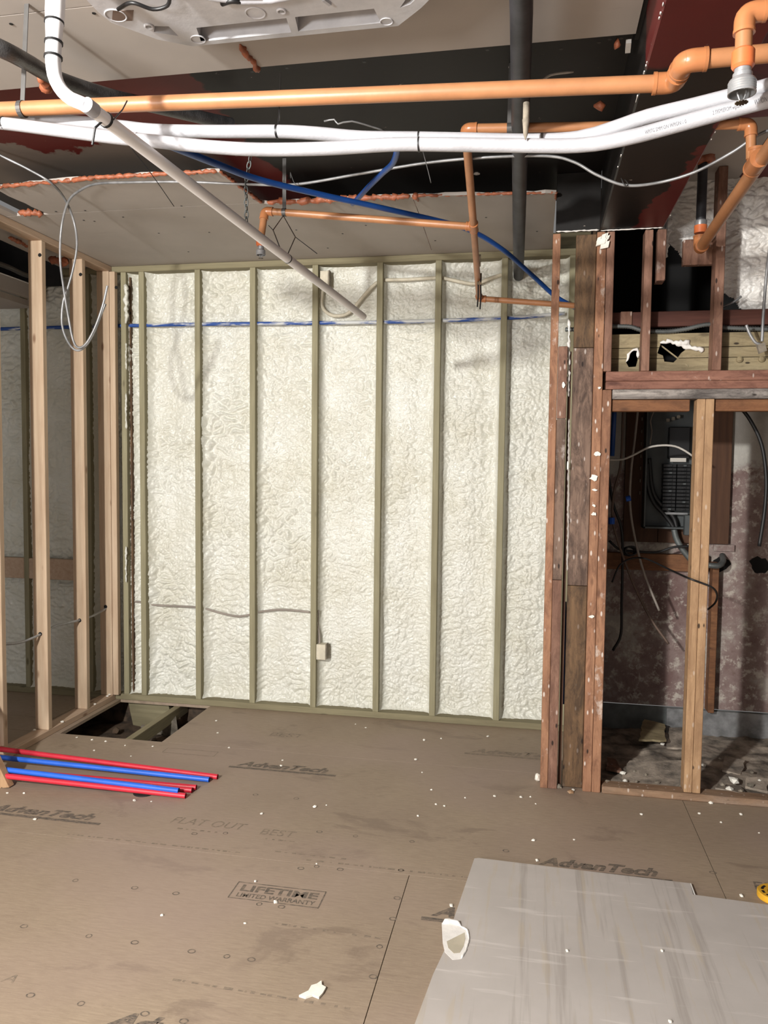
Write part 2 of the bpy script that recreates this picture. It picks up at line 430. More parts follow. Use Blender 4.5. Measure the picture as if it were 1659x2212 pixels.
def _masonry():
    m = NT('peeling_painted_masonry'); v = m.coords((1,1,1), rnd=False, world=True)
    a = m.noise(v, 3.0, 8, 0.7); b = m.noise(v, 16, 6, 0.75)
    col = m.ramp(a, [(0.36, (116,94,90)), (0.52, (136,118,113)), (0.62, (164,156,147))])
    col = m.mix(m.ramp(b, [(0.52, (0,0,0,1)), (0.62, (0.8,0.8,0.8,1))]), col, (190,182,170))
    col = m.mix(m.ramp(b, [(0.30, (0.6,0.6,0.6,1)), (0.40, (0,0,0,1))]), col, (104,84,74))
    sx = m.n('SeparateXYZ'); m.t.links.new(v.outputs[0], sx.inputs[0])
    t = sharp(m, m.math('ADD', m.math('SUBTRACT', sx.outputs[2], 1.62), m.math('MULTIPLY', m.math('SUBTRACT', a, 0.5), 0.5)), 14)
    col = m.mix(m.math('MULTIPLY', t, 0.8), col, (186,184,176))
    m.bump(b, 0.5, 0.008)
    return m.out(col, 0.85, spec=0.2)
MAT['masonry'] = _masonry()
def _ac():
    m = NT('moulded_white_polystyrene'); v = m.coords((1,1,1), rnd=False)
    g = m.noise(v, 12, 4, 0.6)
    col = m.ramp(g, [(0.35, (176,176,179)), (0.65, (194,194,196))])
    m.bump(m.noise(v, 60, 3, 0.6), 0.2, 0.003)
    return m.out(col, 0.36, spec=0.5)
MAT['ac'] = _ac()
MAT['panel_grey'] = plain('panel_grey_steel', (84,88,88), 0.5, 0.3, 0.12)
MAT['breaker'] = plain('black_breaker', (26,26,27), 0.4, 0, 0.2)
MAT['cable_grey'] = plain('grey_cable', (150,140,130), 0.6)
MAT['cable_brown'] = plain('brown_cable', (112,92,80), 0.6)
MAT['cable_white'] = plain('white_cable', (206,200,190), 0.55)
MAT['foamed_cable'] = plain('foam_coated_cable', (214,206,184), 0.6, 0, 0.12, 20, 0.3)
MAT['yellow'] = plain('yellow_tape_case', (224,170,48), 0.45)
def _pexfoam():
    m = NT('blue_pipe_with_overspray'); v = m.coords((1,1,1), rnd=False, world=True)
    f = m.noise(m.coords((1.6, 5, 9), world=True), 2.4, 5, 0.6)
    sx = m.n('SeparateXYZ'); m.t.links.new(v.outputs[0], sx.inputs[0])
    e = m.math('ADD', f, m.math('MULTIPLY', m.math('ADD', sx.outputs[0], 1.5), 0.05))
    col = m.mix(m.ramp(e, [(0.47, (0,0,0,1)), (0.55, (1,1,1,1))]), (40,76,146), (196,198,196))
    return m.out(col, 0.5)
MAT['pexfoam'] = _pexfoam()

def lumpy(pts, r, mat, name, parent, seed=1, seg=9, step=0.012, **kw):
    rr = random.Random(seed); P = resample(pts, step)
    if len(P) < 3: P = [Vector(pts[0]), (Vector(pts[0])+Vector(pts[-1]))/2, Vector(pts[-1])]
    rs = [r*(0.55+rr.random()*0.9) for _ in P]; rs[0] *= .3; rs[-1] *= .3
    P = [p + Vector((rr.uniform(-1,1), rr.uniform(-1,1), rr.uniform(-1,1)))*r*0.35 for p in P]
    return MB().tube(P, rs, seg).build(name, MAT[mat], parent, True, **kw)

# ================================================================== THE SETTING
ZC = 2.965      # drywall ceiling
ZU = 3.08       # old painted ceiling above it
YB = 4.92       # stud fronts of the back wall
XP = -2.83      # room face of the new partition
YR = 4.02       # front of the old framing on the right
HX0, HX1, HY0 = -2.795, -2.13, 4.213     # opening in the floor

# ---- floor: tongue-and-groove sheathing panels on joists
floor = empty('floor', (0, 2.5, 0), 'brown subfloor sheathing printed with grey lettering', 'floor', kind='structure')
G = 0.0015
def panel(pts): MB().prism(pts, -0.019, 0.0).build('subfloor_panel', MAT['floor'], floor)
def rect(x0, x1, y0, y1): return [(x0+G, y0+G), (x1-G, y0+G), (x1-G, y1-G), (x0+G, y1-G)]
for x0, x1 in ((-4.7, -2.90), (-2.90, -0.46), (-0.46, 1.98), (1.98, 3.4)):
    panel(rect(x0, x1, 1.82, 3.03))
for y0, y1, xs in ((-3.2, -1.84, (-4.7, -2.9, -0.46, 1.98, 3.4)), (-1.84, -0.62, (-4.7, -1.68, 0.76, 3.4)), (-0.62, 0.6, (-4.7, -2.9, -0.46, 1.98, 3.4)), (0.6, 1.82, (-4.7, -1.68, 0.76, 3.4))):
    for x0, x1 in zip(xs, xs[1:]): panel(rect(x0, x1, y0, y1))
for x0, x1 in ((-4.7, -4.12), (-4.12, -2.88), (-2.88, 0.76), (0.76, 3.4)):
    panel(rect(x0, x1, 3.03, HY0))
panel(rect(-4.7, -3.0, HY0, 5.06))
panel([(-3.0+G, HY0+G), (HX0, HY0+G), (HX0, YB), (-3.0+G, YB)])
panel([(HX1, HY0+G), (0.31, HY0+G), (0.31, 5.06), (-3.0+G, 5.06), (-3.0+G, YB+G), (HX1, YB+G)])
for xj in (-3.3, -2.375, -1.97):
    MB().box(xj-0.022, xj+0.022, 3.2, 5.05, -0.10, -0.02, 0.003).build('joist', MAT['treated_y'], floor)
MB().box(-3.3, -1.9, 5.06, 5.10, -0.3, -0.02).build('rim_board', MAT['dirt'], floor)
MB().obox((-2.60, 5.0, -0.12), (0.15, 0, 0.01), (0, 0.02, 0.0), (-0.02, 0, 0.09)).build('blocking', MAT['treated_x'], floor)
# ground under the opening
gm = MB(); nx, ny = 26, 26
gx, gy = np.meshgrid(np.linspace(-3.5, -1.6, nx), np.linspace(3.3, 5.06, ny))
gz = -0.20 + 0.04*perlin(gx*3, gy*3) + 0.03*perlin(gx*9, gy*9, 2)
gm.add(list(zip(gx.ravel(), gy.ravel(), gz.ravel())), [(j*nx+i, j*nx+i+1, (j+1)*nx+i+1, (j+1)*nx+i) for j in range(ny-1) for i in range(nx-1)])
gm.build('ground', MAT['dirt'], None, True, 'dark crawl space dirt seen through the floor opening', 'ground', kind='structure')

# printed lettering on the panels
def lettering(txt, x, y, w, h, mat='ink', shear=0.0, bold=0.0, rot=0.0, name='printed_lettering'):
    cu = bpy.data.curves.new('lettering', 'FONT'); cu.body = txt; cu.shear = shear; cu.offset = bold; cu.fill_mode = 'FRONT'; cu.resolution_u = 3
    tmp = bpy.data.objects.new('lettering', cu); COL.objects.link(tmp)
    dg = bpy.context.evaluated_depsgraph_get(); me = bpy.data.meshes.new_from_object(tmp.evaluated_get(dg))
    bpy.data.objects.remove(tmp); bpy.data.curves.remove(cu)
    a = np.array([v.co[:] for v in me.vertices]); lo, hi = a.min(0), a.max(0)
    for v in me.vertices:
        v.co = ((v.co.x-lo[0])/(hi[0]-lo[0])*w, (v.co.y-lo[1])/(hi[1]-lo[1])*h, 0)
    me.name = name; me.materials.clear()
    o = link_mesh(name, me, (x, y, 0.0006), MAT[mat], floor); o.rotation_euler.z = rot
    return o
def bar(x0, y0, x1, y1, t, mat='ink', name='printed_bar'):
    d = Vector((x1-x0, y1-y0, 0)); n = Vector((-d.y, d.x, 0)).normalized()*t/2
    MB().add([(x0-n.x, y0-n.y, 0.0005), (x1-n.x, y1-n.y, 0.0005), (x1+n.x, y1+n.y, 0.0005), (x0+n.x, y0+n.y, 0.0005)], [(0,1,2,3)]).build(name, MAT[mat], floor)
def brand(x, y, w, mat):
    lettering('AdvanTech', x+0.03, y+0.034, w*0.86, 0.07, mat, 0.4, 0.045)
    bar(x, y+0.012, x+w, y+0.012, 0.022, mat, 'printed_underline')
brand(-1.60, 3.93, 0.60, 'ink'); brand(-2.55, 3.16, 0.64, 'ink'); brand(0.02, 3.19, 0.56, 'ink')
brand(-0.36, 4.41, 0.60, 'ink_soft'); brand(-0.37, 2.73, 0.6, 'ink'); brand(-1.24, 1.97, 0.6, 'ink')
lettering('FLAT OUT', -1.61, 3.255, 0.36, 0.06, 'ink_soft', 0.2); lettering('BEST', -1.17, 3.235, 0.16, 0.055, 'ink_soft', 0.1)
lettering('FLAT', 0.89, 3.21, 0.2, 0.06, 'ink', 0.1); lettering('BEST', -1.55, 4.455, 0.21, 0.06, 'ink_soft', 0.1)
lettering('LIFETIME', -1.085, 2.778, 0.31, 0.045, 'ink', 0, 0.03); lettering('LIMITED WARRANTY', -1.085, 2.738, 0.31, 0.028, 'ink', 0, 0.02)
for a in ((-1.11,2.838,-0.755,2.838), (-1.11,2.726,-0.755,2.726), (-1.11,2.724,-1.11,2.84), (-0.755,2.724,-0.755,2.84)): bar(*a, 0.005)
for a in ((-2.05,4.06,-1.74,4.06), (-2.05,4.06,-2.05,4.13), (-2.05,4.13,-1.74,4.13), (-1.74,4.06,-1.74,4.13)): bar(*a, 0.004, 'ink_soft')
def worn_line(x0, y0, x1, y1, t=0.012, seed=0):
    rr = random.Random(seed); d = Vector((x1-x0, y1-y0)); L = d.length; d.normalize(); q = 0.0; m = MB()
    while q < L:
        w = rr.uniform(0.006, 0.03); a = Vector((x0, y0))+d*q; b = a+d*w; h = t*rr.uniform(.25,.5)
        m.add([(a.x,a.y-h,.0005),(b.x,b.y-h,.0005),(b.x,b.y+h,.0005),(a.x,a.y+h,.0005)], [(0,1,2,3)]); q += w+rr.uniform(0.004,0.03)
    m.build('worn_print', MAT['ink_soft'], floor)
for k, a in enumerate(((-1.55,3.21,-1.35,3.21),(-1.13,3.20,-1.01,3.20),(-1.10,2.24,-0.52,2.225),(-0.88,2.60,-0.48,2.59),(-2.0,3.055,-1.2,3.058),(-0.9,3.06,-0.15,3.06),(-1.05,3.10,-0.75,3.10))): worn_line(*a, seed=k)
lettering('A', -1.63, 2.12, 0.045, 0.04, 'ink_soft', 0.2)
# fastener rings stamped into the sheathing
RINGS = [(163,1902),(291,1918),(380,1930),(192,2022),(291,2036),(414,2055),(490,2066),(543,2073),(66,2150),(175,2168),(313,2190),(397,2206),
         (560,1953),(608,1959),(650,1876),(684,1872),(735,1878),(690,1797),(768,1806),(552,1717),(640,1725),(866,1880),(858,1940),(849,1985),(820,2045),(806,2110),(420,1801),(487,1800),(52,2001),(1093,1838),(890,1818),(1540,1885)]
for i, (px, py) in enumerate(RINGS):
    c = atz(px, py); m = MB(); k = 12; r0, r1 = 0.008, 0.0118
    vs = [(c.x+r*math.cos(2*math.pi*j/k)*(1.25 if i % 3 else 1), c.y+r*math.sin(2*math.pi*j/k), 0.0005) for r in (r0, r1) for j in range(k)]
    m.add(vs, [(j, (j+1) % k, k+(j+1) % k, k+j) for j in range(k)]).build('fastener_ring', MAT['ink'], floor)

# ---- back wall: treated studs with spray foam between them
wall_back = empty('wall_back', (-1.3, 5.0, 0), 'back wall of treated studs with pale spray foam between them', 'wall', kind='structure')
def foam_bay(x0, x1, z0, z1, yb, parent, seed, mat='foam', nx=64, nz=560, lumps=1.0, mask=None, edge=0.055, name='spray_foam'):
    xs = np.linspace(x0, x1, nx); zs = np.linspace(z0, z1, nz); X, Z = np.meshgrid(xs, zs)
    w1 = perlin(X*9, Z*9, seed)*0.035; w2 = perlin(X*9, Z*9, seed+5)*0.035
    A = np.sqrt(perlin((X+w1)*17, (Z+w2)*24, seed+1)**2+.0009); B = np.sqrt(perlin((X+w2)*38, (Z+w1)*62, seed+2)**2+.0012)
    big = perlin(X*7, Z*1.1, seed+3); mod = np.clip(0.55+1.1*perlin(X*2.2, Z*1.7, seed+4), 0.15, 1.2)*lumps
    h = 0.014*big + 0.046*A*mod + 0.020*B*(0.55+0.55*mod)
    dl, dr = X-x0, x1-X; jl = 1+0.7*perlin(Z*5, Z*0+1, seed+6); jr = 1+0.7*perlin(Z*5, Z*0+2, seed+7)
    h += edge*np.exp(-dl/((0.024 if lumps > 1.1 else 0.012)*np.clip(jl, .3, 2))) + edge*np.exp(-dr/(0.010*np.clip(jr, .3, 2)))
    h += 0.03*np.exp(-(Z-z0)/0.02) + 0.02*np.exp(-(z1-Z)/0.02)
    Yv = yb - h
    V = np.stack([X.ravel(), Yv.ravel(), Z.ravel()], 1)
    ii, jj = np.meshgrid(np.arange(nx-1), np.arange(nz-1)); a = (jj*nx+ii).ravel()
    F_ = np.stack([a, a+1, a+nx+1, a+nx], 1)
    if mask is not None:
        ok = mask(X.ravel(), Z.ravel()); F_ = F_[ok[F_].all(1)]
        used = np.unique(F_); mp = -np.ones(len(V), int); mp[used] = np.arange(len(used)); V = V[used]; F_ = mp[F_]
    loc = np.array([(x0+x1)/2, yb, z0]); me = bpy.data.meshes.new(name)
    me.vertices.add(len(V)); me.vertices.foreach_set('co', (V-loc).ravel())
    me.loops.add(len(F_)*4); me.loops.foreach_set('vertex_index', F_.ravel().astype(np.int32))
    me.polygons.add(len(F_)); me.polygons.foreach_set('loop_start', np.arange(0, len(F_)*4, 4, dtype=np.int32))
    me.polygons.foreach_set('use_smooth', np.ones(len(F_), bool)); me.update(); me.validate()
    return link_mesh(name, me, Vector(loc), MAT[mat], parent)
PZ0, PZ1 = 0.041, 2.924
STUDS = [(-2.768,-2.73), (-2.637,-2.599), (-2.236,-2.198), (-1.851,-1.813), (-1.428,-1.390), (-1.005,-0.967), (-0.633,-0.595), (-0.225,-0.187), (0.182,0.220)]
LEFT_STUDS = [(-4.42,-4.382), (-4.0,-3.962), (-3.53,-3.492), (-3.04,-3.002)]
for a, b in LEFT_STUDS + STUDS:
    MB().box(a, b, YB, YB+0.14, PZ0, PZ1, 0.002).build('stud', MAT['treated'] if a > -2.7 else MAT['treated'], wall_back)
MB().box(-4.7, 0.42, YB-0.002, YB+0.14, 0.0, PZ0, 0.003).build('bottom_plate', MAT['treated_x'], wall_back)
MB().box(-4.7, 0.42, YB-0.002, YB+0.14, PZ1, ZC-0.001, 0.003).build('top_plate', MAT['treated_x'], wall_back)
MB().box(-4.7, 0.46, YB+0.14, YB+0.16, -0.02, 3.1).build('sheathing', MAT['treated_x'], wall_back)
edges = [-2.73] + [q for s in STUDS[1:] for q in s] + [0.42]
for i in range(0, len(edges), 2):
    x0, x1 = edges[i], edges[i+1]
    foam_bay(x0, x1, PZ0, PZ1, YB+0.105, wall_back, 11+i*3, nx=max(24, int((x1-x0)*230)), lumps=(1.25, 1.25, 1.15, 1.05, 0.75, 0.6, 0.6, 0.6, 0.6, 0.6)[i//2])
le = [-4.7] + [q for s in LEFT_STUDS for q in s] + [-2.768]
for i in range(0, len(le), 2):
    foam_bay(le[i], le[i+1], PZ0, PZ1, YB+0.10, wall_back, 71+i*3, 'foam', 50, 380, 1.3)
MB().box(-3.962, -3.53, YB+0.0, YB+0.04, 0.82, 0.965, 0.003).build('fire_block', MAT['pine_x'], wall_back)
MB().box(-3.492, -3.04, YB+0.0, YB+0.04, 0.82, 0.965, 0.003).build('fire_block', MAT['pine_x'], wall_back)

MB().box(-2.729, -2.716, 4.96, 5.0, 0.045, 2.90, 0.002).build('dark_gap_strip', MAT['dark_plank'], wall_back)
# ---- new pine partition on the left
wall_left = empty('wall_left', (XP-0.045, 4.0, 0), 'open partition of new pine studs on the left', 'wall', kind='structure')
for y in (2.935, 3.33, 3.745, 4.15, 4.562, 4.876):
    MB().box(XP-0.089, XP, y, y+0.038, 0.038, 2.926, 0.003).build('stud', MAT['pine'], wall_left)
MB().box(XP+0.002, XP+0.042, 4.878, 4.917, 0.042, 2.922, 0.003).build('corner_stud', MAT['pine'], wall_left)
MB().box(XP-0.089, XP, 2.6, 4.917, 0.0, 0.0378, 0.003).build('bottom_plate', MAT['pine_x'], wall_left)
MB().box(XP-0.089, XP, 2.6, 4.917, 2.9262, ZC-0.001, 0.003).build('top_plate', MAT['pine_x'], wall_left)
MB().box(XP+0.001, XP+0.014, -0.6, 2.95, 0.01, ZC-.002).build('drywall_panel', MAT['drywall'], wall_left)  # unseen cladding, added to keep lamp light off the side beyond
MB().box(XP-0.089, XP, -0.6, 2.598, 0.0, ZC-.002).build('closed_framing', MAT['pine_x'], wall_left)
# adjoining side: soffit strip and dark opening above it
MB().box(-3.40, -3.36, 3.0, 4.90, 2.745, 2.835, 0.002).build('soffit_strip', MAT['drywall'], wall_left)
MB().box(-3.40, -3.36, 3.0, 4.90, 2.835, 2.843).build('soffit_edge', MAT['drywall_white'], wall_left)
MB().box(-3.70, -3.401, 2.9, 4.90, 2.70, 2.74).build('soffit_back', MAT['drywall'], wall_left)
MB().box(-3.72, -3.70, 2.9, 4.90, 2.745, 3.2).build('opening_back', MAT['black_paint'], wall_left)
MB().box(-3.70, -3.2, 4.90, 4.915, 2.845, 3.2).build('opening_end', MAT['black_paint'], wall_left)

for k, (y0, y1, r) in enumerate(((612,700,0.012),(850,930,0.006),(1180,1260,0.006),(740,800,0.005))):
    lumpy([at(272.5,y0,4.9), at(272,(y0+y1)/2,4.9), at(273,y1,4.9)], r, 'foam', 'foam_smear', wall_left, 80+k)
# ---- ceiling
ceiling = empty('ceiling', (-1.0, 3.0, ZC), 'grey drywall ceiling opened up to old red and black boards', 'ceiling', kind='structure')
def cpanel(pts, name='drywall_panel', z=ZC, t=0.016, mat='drywall'): return MB().prism(pts, z, z+t).build(name, MAT[mat], ceiling)
cpanel([(-4.7,2.144),(0.272,2.144),(0.272,2.555),(-4.7,2.555)])
cpanel([(-4.7,0.92),(0.272,0.92),(0.272,2.139),(-4.7,2.139)])
cpanel([(-4.7,-0.3),(0.272,-0.3),(0.272,0.916),(-4.7,0.916)])
# back field: torn front edge, a triangular hole by the partition, panel joint at 3.85
def torn(pts, amp=0.012, step=0.04, seed=1):
    out = []; rr = random.Random(seed)
    for (a, b) in zip(pts, pts[1:]):
        a, b = Vector((*a, 0)), Vector((*b, 0)); n = max(1, int((b-a).length/step)); d = (b-a).normalized(); nn = Vector((-d.y, d.x, 0))
        for k in range(n):
            q = a + (b-a)*(k/n) + nn*(rr.uniform(-amp, amp) if k else 0); out.append((q.x, q.y))
    out.append(pts[-1]); return out
cpanel([(-2.575,3.84)] + torn([(-2.575,3.835),(-2.60,3.44),(-2.026,3.405),(-1.43,3.42),(-1.395,3.84)], 0.012, 0.05, 4)[1:])
cpanel(torn([(-2.92,3.845),(-2.575,3.845)], 0.0) + torn([(-1.39,3.845),(-1.36,3.87),(-0.62,3.88),(0.073,3.94)], 0.014, 0.05, 9) + [(0.073,5.06),(-2.92,5.06)])
cpanel([(-2.92,2.56),(-2.77,2.56),(-2.765,3.84),(-2.92,3.84)])
cpanel([(-4.7,2.56),(-3.72,2.56),(-3.72,5.06),(-4.7,5.06)])
cpanel([(-3.30,2.56),(-2.925,2.56),(-2.925,5.06),(-3.20,5.06),(-3.16,4.2),(-3.22,4.0)])
# old painted boards above
MB().box(-2.92, 0.287, 2.3, 4.4, ZU, ZU+0.02).build('old_ceiling_board', MAT['upper'], ceiling)
MB().box(0.582, 2.4, 1.2, 3.50, ZU, ZU+0.02).build('old_ceiling_board', MAT['redboard'], ceiling)
MB().box(0.582, 0.955, 3.503, 4.27, ZU, ZU+0.015).build('drywall_panel', MAT['drywall'], ceiling)
MB().box(0.958, 2.4, 3.503, 4.27, ZU, ZU+0.02).build('old_ceiling_board', MAT['redboard'], ceiling)
MB().box(-4.7, 0.287, 1.0, 2.2, ZU, ZU+0.02).build('old_ceiling_board', MAT['black_paint'], ceiling)
MB().box(0.274, 0.2865, 0.9, 2.6, 2.97, ZU).build('edge_strip', MAT['black_paint'], ceiling)
beam = MB().box(0.287, 0.582, 0.8, 3.995, 2.80, ZU+0.02, 0.006).build('boxed_beam', MAT['beam'], ceiling)
m = MB(); rr = random.Random(5)      # white chips along the beam edges
for xe in (0.2875, 0.5815):
    for k in range(60):
        y = 1.9 + 2.09*k/60 + rr.uniform(-.01,.01)
        if rr.random() < (0.4 if y < 2.5 and xe < 0.3 else 0.10): m.obox((xe, y, 2.8015), (0.0012*rr.random()+.0006,0,0), (0,0.02*rr.random()**2+0.003,0), (0,0,0.0016*rr.random()+.001))
m.build('chipped_edge', MAT['drywall_white'], beam)
# drywall screws and stray holes
for px, py in [(24,52),(203,29),(620,147),(787,134),(1053,108),(1294,92),(1317,85),(1342,83),(545,155),(1212,106),(121,457),(184,455),(266,469),(398,469),(392,445),(343,504),(452,502),(407,544),(204,478),(181,476),(950,552),(708,536),(790,487),(1050,470),(940,520),(640,497),(1160,500),(860,460),(740,505)]:
    p = atz(px, py, ZC-0.001); MB().lathe([(0.006, 0), (0.006, 0.001)], p - Vector((0,0,0.0006)), seg=8).build('screw_hole', MAT['zip'], ceiling)

lumpy([(-2.58,3.44,2.968),(-2.03,3.40,2.968),(-1.43,3.415,2.968)], 0.009, 'caulk', 'fire_caulk', ceiling, 2)
lumpy([(-1.43,3.42,2.968),(-1.385,3.85,2.968)], 0.007, 'caulk', 'fire_caulk', ceiling, 3)
lumpy([(-1.36,3.865,2.972),(-1.0,3.872,2.968),(-0.62,3.875,2.968)], 0.014, 'caulk', 'fire_caulk', ceiling, 4)
lumpy([(-0.62,3.88,2.97),(0.07,3.94,2.97),(0.074,4.03,2.965)], 0.006, 'caulk', 'fire_caulk', ceiling, 5)
lumpy([(-0.612,3.87,2.968),(-0.6,3.93,2.962)], 0.014, 'caulk', 'fire_caulk', ceiling, 6)
lumpy([atz(517,95,ZC-.002), atz(535,120,ZC-.004), atz(548,135,ZC-.004), atz(560,158,ZC-.002)], 0.011, 'caulk', 'fire_caulk', ceiling, 7)
lumpy([(-2.6,3.83,2.965),(-2.74,3.80,2.968)], 0.016, 'caulk', 'fire_caulk', ceiling, 8)
lumpy([atz(85,165,ZC-.002), atz(97,180,ZC-.006), atz(105,198,ZC-.003)], 0.016, 'caulk', 'fire_caulk', ceiling, 9)
lumpy([at(20,513,4.1), at(60,530,4.4)], 0.010, 'caulk', 'fire_caulk', ceiling, 10)
lumpy([at(112,558,4.5), at(135,568,4.5), at(144,564,4.6)], 0.022, 'caulk', 'fire_caulk', ceiling, 11)
lumpy([at(1285,240,2.9)+Vector((0,0,0.02)), at(1300,228,2.9), at(1312,231,2.9)], 0.014, 'caulk', 'fire_caulk', ceiling, 12)
lumpy([atz(1325,97,ZC), atz(1346,97,ZC)], 0.014, 'caulk', 'fire_caulk', ceiling, 13)
MB().obox(atz(1357,100,ZC+.003), (0.008,0.0,0), (0.002,0.03,0), (0,0,0.006)).build('torn_drywall', MAT['drywall_white'], ceiling)

# ---- old framing on the right
wall_right = empty('wall_right', (0.7, YR, 0), 'old red-brown stud framing with a header over an open closet', 'wall', kind='structure')
def rx(px, py, Y=YR): return at(px, py, Y).x
def rz(px, py, Y=YR): return at(px, py, Y).z
def rstud(pl, pr, z0, z1, mat, name='stud', y=YR, d=0.09, py=1050):
    return MB().box(rx(pl, py, y), rx(pr, py, y), y, y+d, z0, z1, 0.0025).build(name, MAT[mat], wall_right)
ZH2, ZH1, ZH0, ZG0 = 2.121, 2.073, 2.033, 1.986
rstud(1182, 1198.4, 0.0, 2.798, 'red_stud')
rstud(1199.0, 1219, 0.0, rz(1220, 1254), 'brown_stud', 'stud_splice')
rstud(1199.0, 1219, rz(1220, 1254)+.002, rz(1220, 905), 'weather_stud', 'stud_splice')
rstud(1199.0, 1219, rz(1220, 905)+.002, rz(1210, 748), 'brown_stud', 'stud_splice', d=0.03)
rstud(1231.5, 1274.5, 0.005, rz(1230, 1265, YR+.03), 'dark_plank', 'plank', YR+0.03, 0.04)
rstud(1231.5, 1274.5, rz(1230, 1265, YR+.03)+.002, rz(1230, 752, YR+.03), 'weather_stud', 'plank', YR+0.03, 0.04)
rstud(1231.5, 1274.5, rz(1230, 752, YR+.03)+.002, 2.796, 'dark_plank', 'plank', YR+0.03, 0.04)
rstud(1276, 1295.5, 0.0, 2.798, 'red_stud')
rstud(1296.2, 1315.5, 0.0, ZH0-.001, 'red_stud')
rstud(1296.6, 1313.0, ZH2+.001, 2.798, 'brown_stud')
rstud(1390, 1407.5, ZH2+.001, 2.798, 'brown_stud', py=640)
rstud(1419.5, 1438.5, rz(1425, 606), 2.798, 'brown_stud', 'hanging_stud', y=YR+0.0, py=560)
rstud(1543.5, 1563.5, ZH2+.001, ZU-.001, 'brown_stud', py=640)
rstud(1500, 1518, 0.04, ZG0-.001, 'amber_stud'); rstud(1518.6, 1537, 0.04, ZG0-.001, 'amber_stud')
x0, x1 = rx(1309, 820), 2.3
MB().box(x0, x1, YR, YR+0.09, ZH1+.001, ZH2, 0.003).build('header', MAT['red_head'], wall_right)
MB().box(x0, x1, YR+0.002, YR+0.09, ZH0+.001, ZH1, 0.003).build('header', MAT['red_head'], wall_right)
MB().box(rx(1323,850), x1, YR-0.004, YR+0.09, ZG0, ZH0, 0.003).build('header', MAT['grey_board'], wall_right)
MB().box(rx(1322,876), rx(1492,876), YR+0.02, YR+0.09, 1.928, ZG0-.001, 0.003).build('header', MAT['amber_x'], wall_right)
MB().box(rx(1545,876), x1, YR+0.02, YR+0.09, 1.928, ZG0-.001, 0.003).build('header', MAT['amber_x'], wall_right)
MB().box(rx(1300,1700), 2.3, YR-0.01, YR+0.08, 0.0, 0.038, 0.006).build('sill_plate', MAT['sill'], wall_right)
# boards behind the short studs
yb2 = YR+0.10
MB().box(0.34, 2.3, yb2, yb2+0.04, rz(1450,705,yb2), rz(1450,672,yb2), 0.003).build('ledger', MAT['brown_beam'], wall_right)
MB().box(rx(1340,700,yb2), rx(1365,700,yb2), yb2-0.008, yb2, rz(1450,705,yb2), rz(1450,671,yb2), 0.002).build('ledger_cleat', MAT['brown_stud'], wall_right)
HOLES = [([(1420,763),(1427,742),(1445,737),(1458,741),(1487,742),(1488,750),(1472,762),(1463,775),(1455,783),(1435,781),(1432,768)], 3),
         ([(1352,782),(1358,766),(1366,757),(1377,755),(1378,778),(1374,792),(1358,793)], 3)]
def board_with_holes(name, x0, x1, z0, z1, y0, y1, mat, parent, holes):
    b = MB().box(x0, x1, y0, y1, z0, z1).build(name, MAT[mat], parent)
    cut = []
    for h in holes:
        cm = MB().prism(h, y0-0.05, y1+0.05, axis=1).build('cutter', MAT[mat])
        cut.append(cm); md = b.modifiers.new('cut', 'BOOLEAN'); md.operation = 'DIFFERENCE'; md.object = cm; md.solver = 'EXACT'
    bpy.context.view_layer.update()
    me = bpy.data.meshes.new_from_object(b.evaluated_get(bpy.context.evaluated_depsgraph_get()))
    b.modifiers.clear(); b.data = me
    for c in cut: bpy.data.objects.remove(c)
    return b
hol = [[(rx(px,py,yb2), rz(px,py,yb2)) for px, py in h] for h, _ in HOLES]
zr = [ZH2+.002, rz(1450,773,yb2), rz(1450,750,yb2), rz(1450,719,yb2)]
for a, b in zip(zr, zr[1:]):
    board_with_holes('sheathing_board', 0.345, 2.3, a, b-0.003, yb2, yb2+0.022, 'tan_board', wall_right, [h for h in hol])
# ragged plaster around the holes
for k, h in enumerate(hol):
    pts = [Vector((x, yb2-0.004, z)) for x, z in h]
    lumpy(pts[1:6] if k == 0 else pts[:5], 0.011 if k == 0 else 0.007, 'drywall_white', 'torn_plaster', wall_right, 30+k)
lumpy([at(1458,741,yb2-.006), at(1480,748,yb2-.006), at(1500,752,yb2-.006), at(1522,757,yb2-.006)], 0.010, 'drywall_white', 'torn_plaster', wall_right, 33)
MB().obox(at(1452,765,yb2+.02), at(1470,778,yb2+.01)-at(1436,752,yb2+.03), (0,0.004,0), (0,0,0.004)).build('splinter', MAT['tan_board'], wall_right)
for px, py in ((1597,777),(1645,776)):
    MB().lathe([(0.016,0),(0.015,0.01),(0.006,0.016)], at(px,py,yb2)+Vector((0,0.001,0)), (0,-1,0), 12).build('nail_plug', MAT['tan_board'], wall_right)
# black-painted board left over the first studs, with its torn lower edge
MB().box(0.076, 0.2865, 3.996, 4.018, 2.80, ZU-.001, 0.002).build('painted_board', MAT['black_paint'], wall_right)
lumpy([(0.078,3.997,2.80),(0.286,3.997,2.80)], 0.0032, 'drywall_white', 'torn_edge', wall_right, 40)
lumpy([(0.290,4.003,2.798),(0.58,4.003,2.80)], 0.0028, 'drywall_white', 'torn_edge', wall_right, 41)
m = MB(); rr = random.Random(2)
for k in range(9):
    m.obox((0.30+rr.uniform(-.02,.02), 4.005+rr.uniform(-.004,.004), 2.78-0.006*k+rr.uniform(-.01,.01)), (0.016*rr.random()+.004,0,0.004), (0,0.004,0), (0.003,0,0.008+0.008*rr.random()))
m.build('torn_plaster', MAT['crumb'], wall_right)
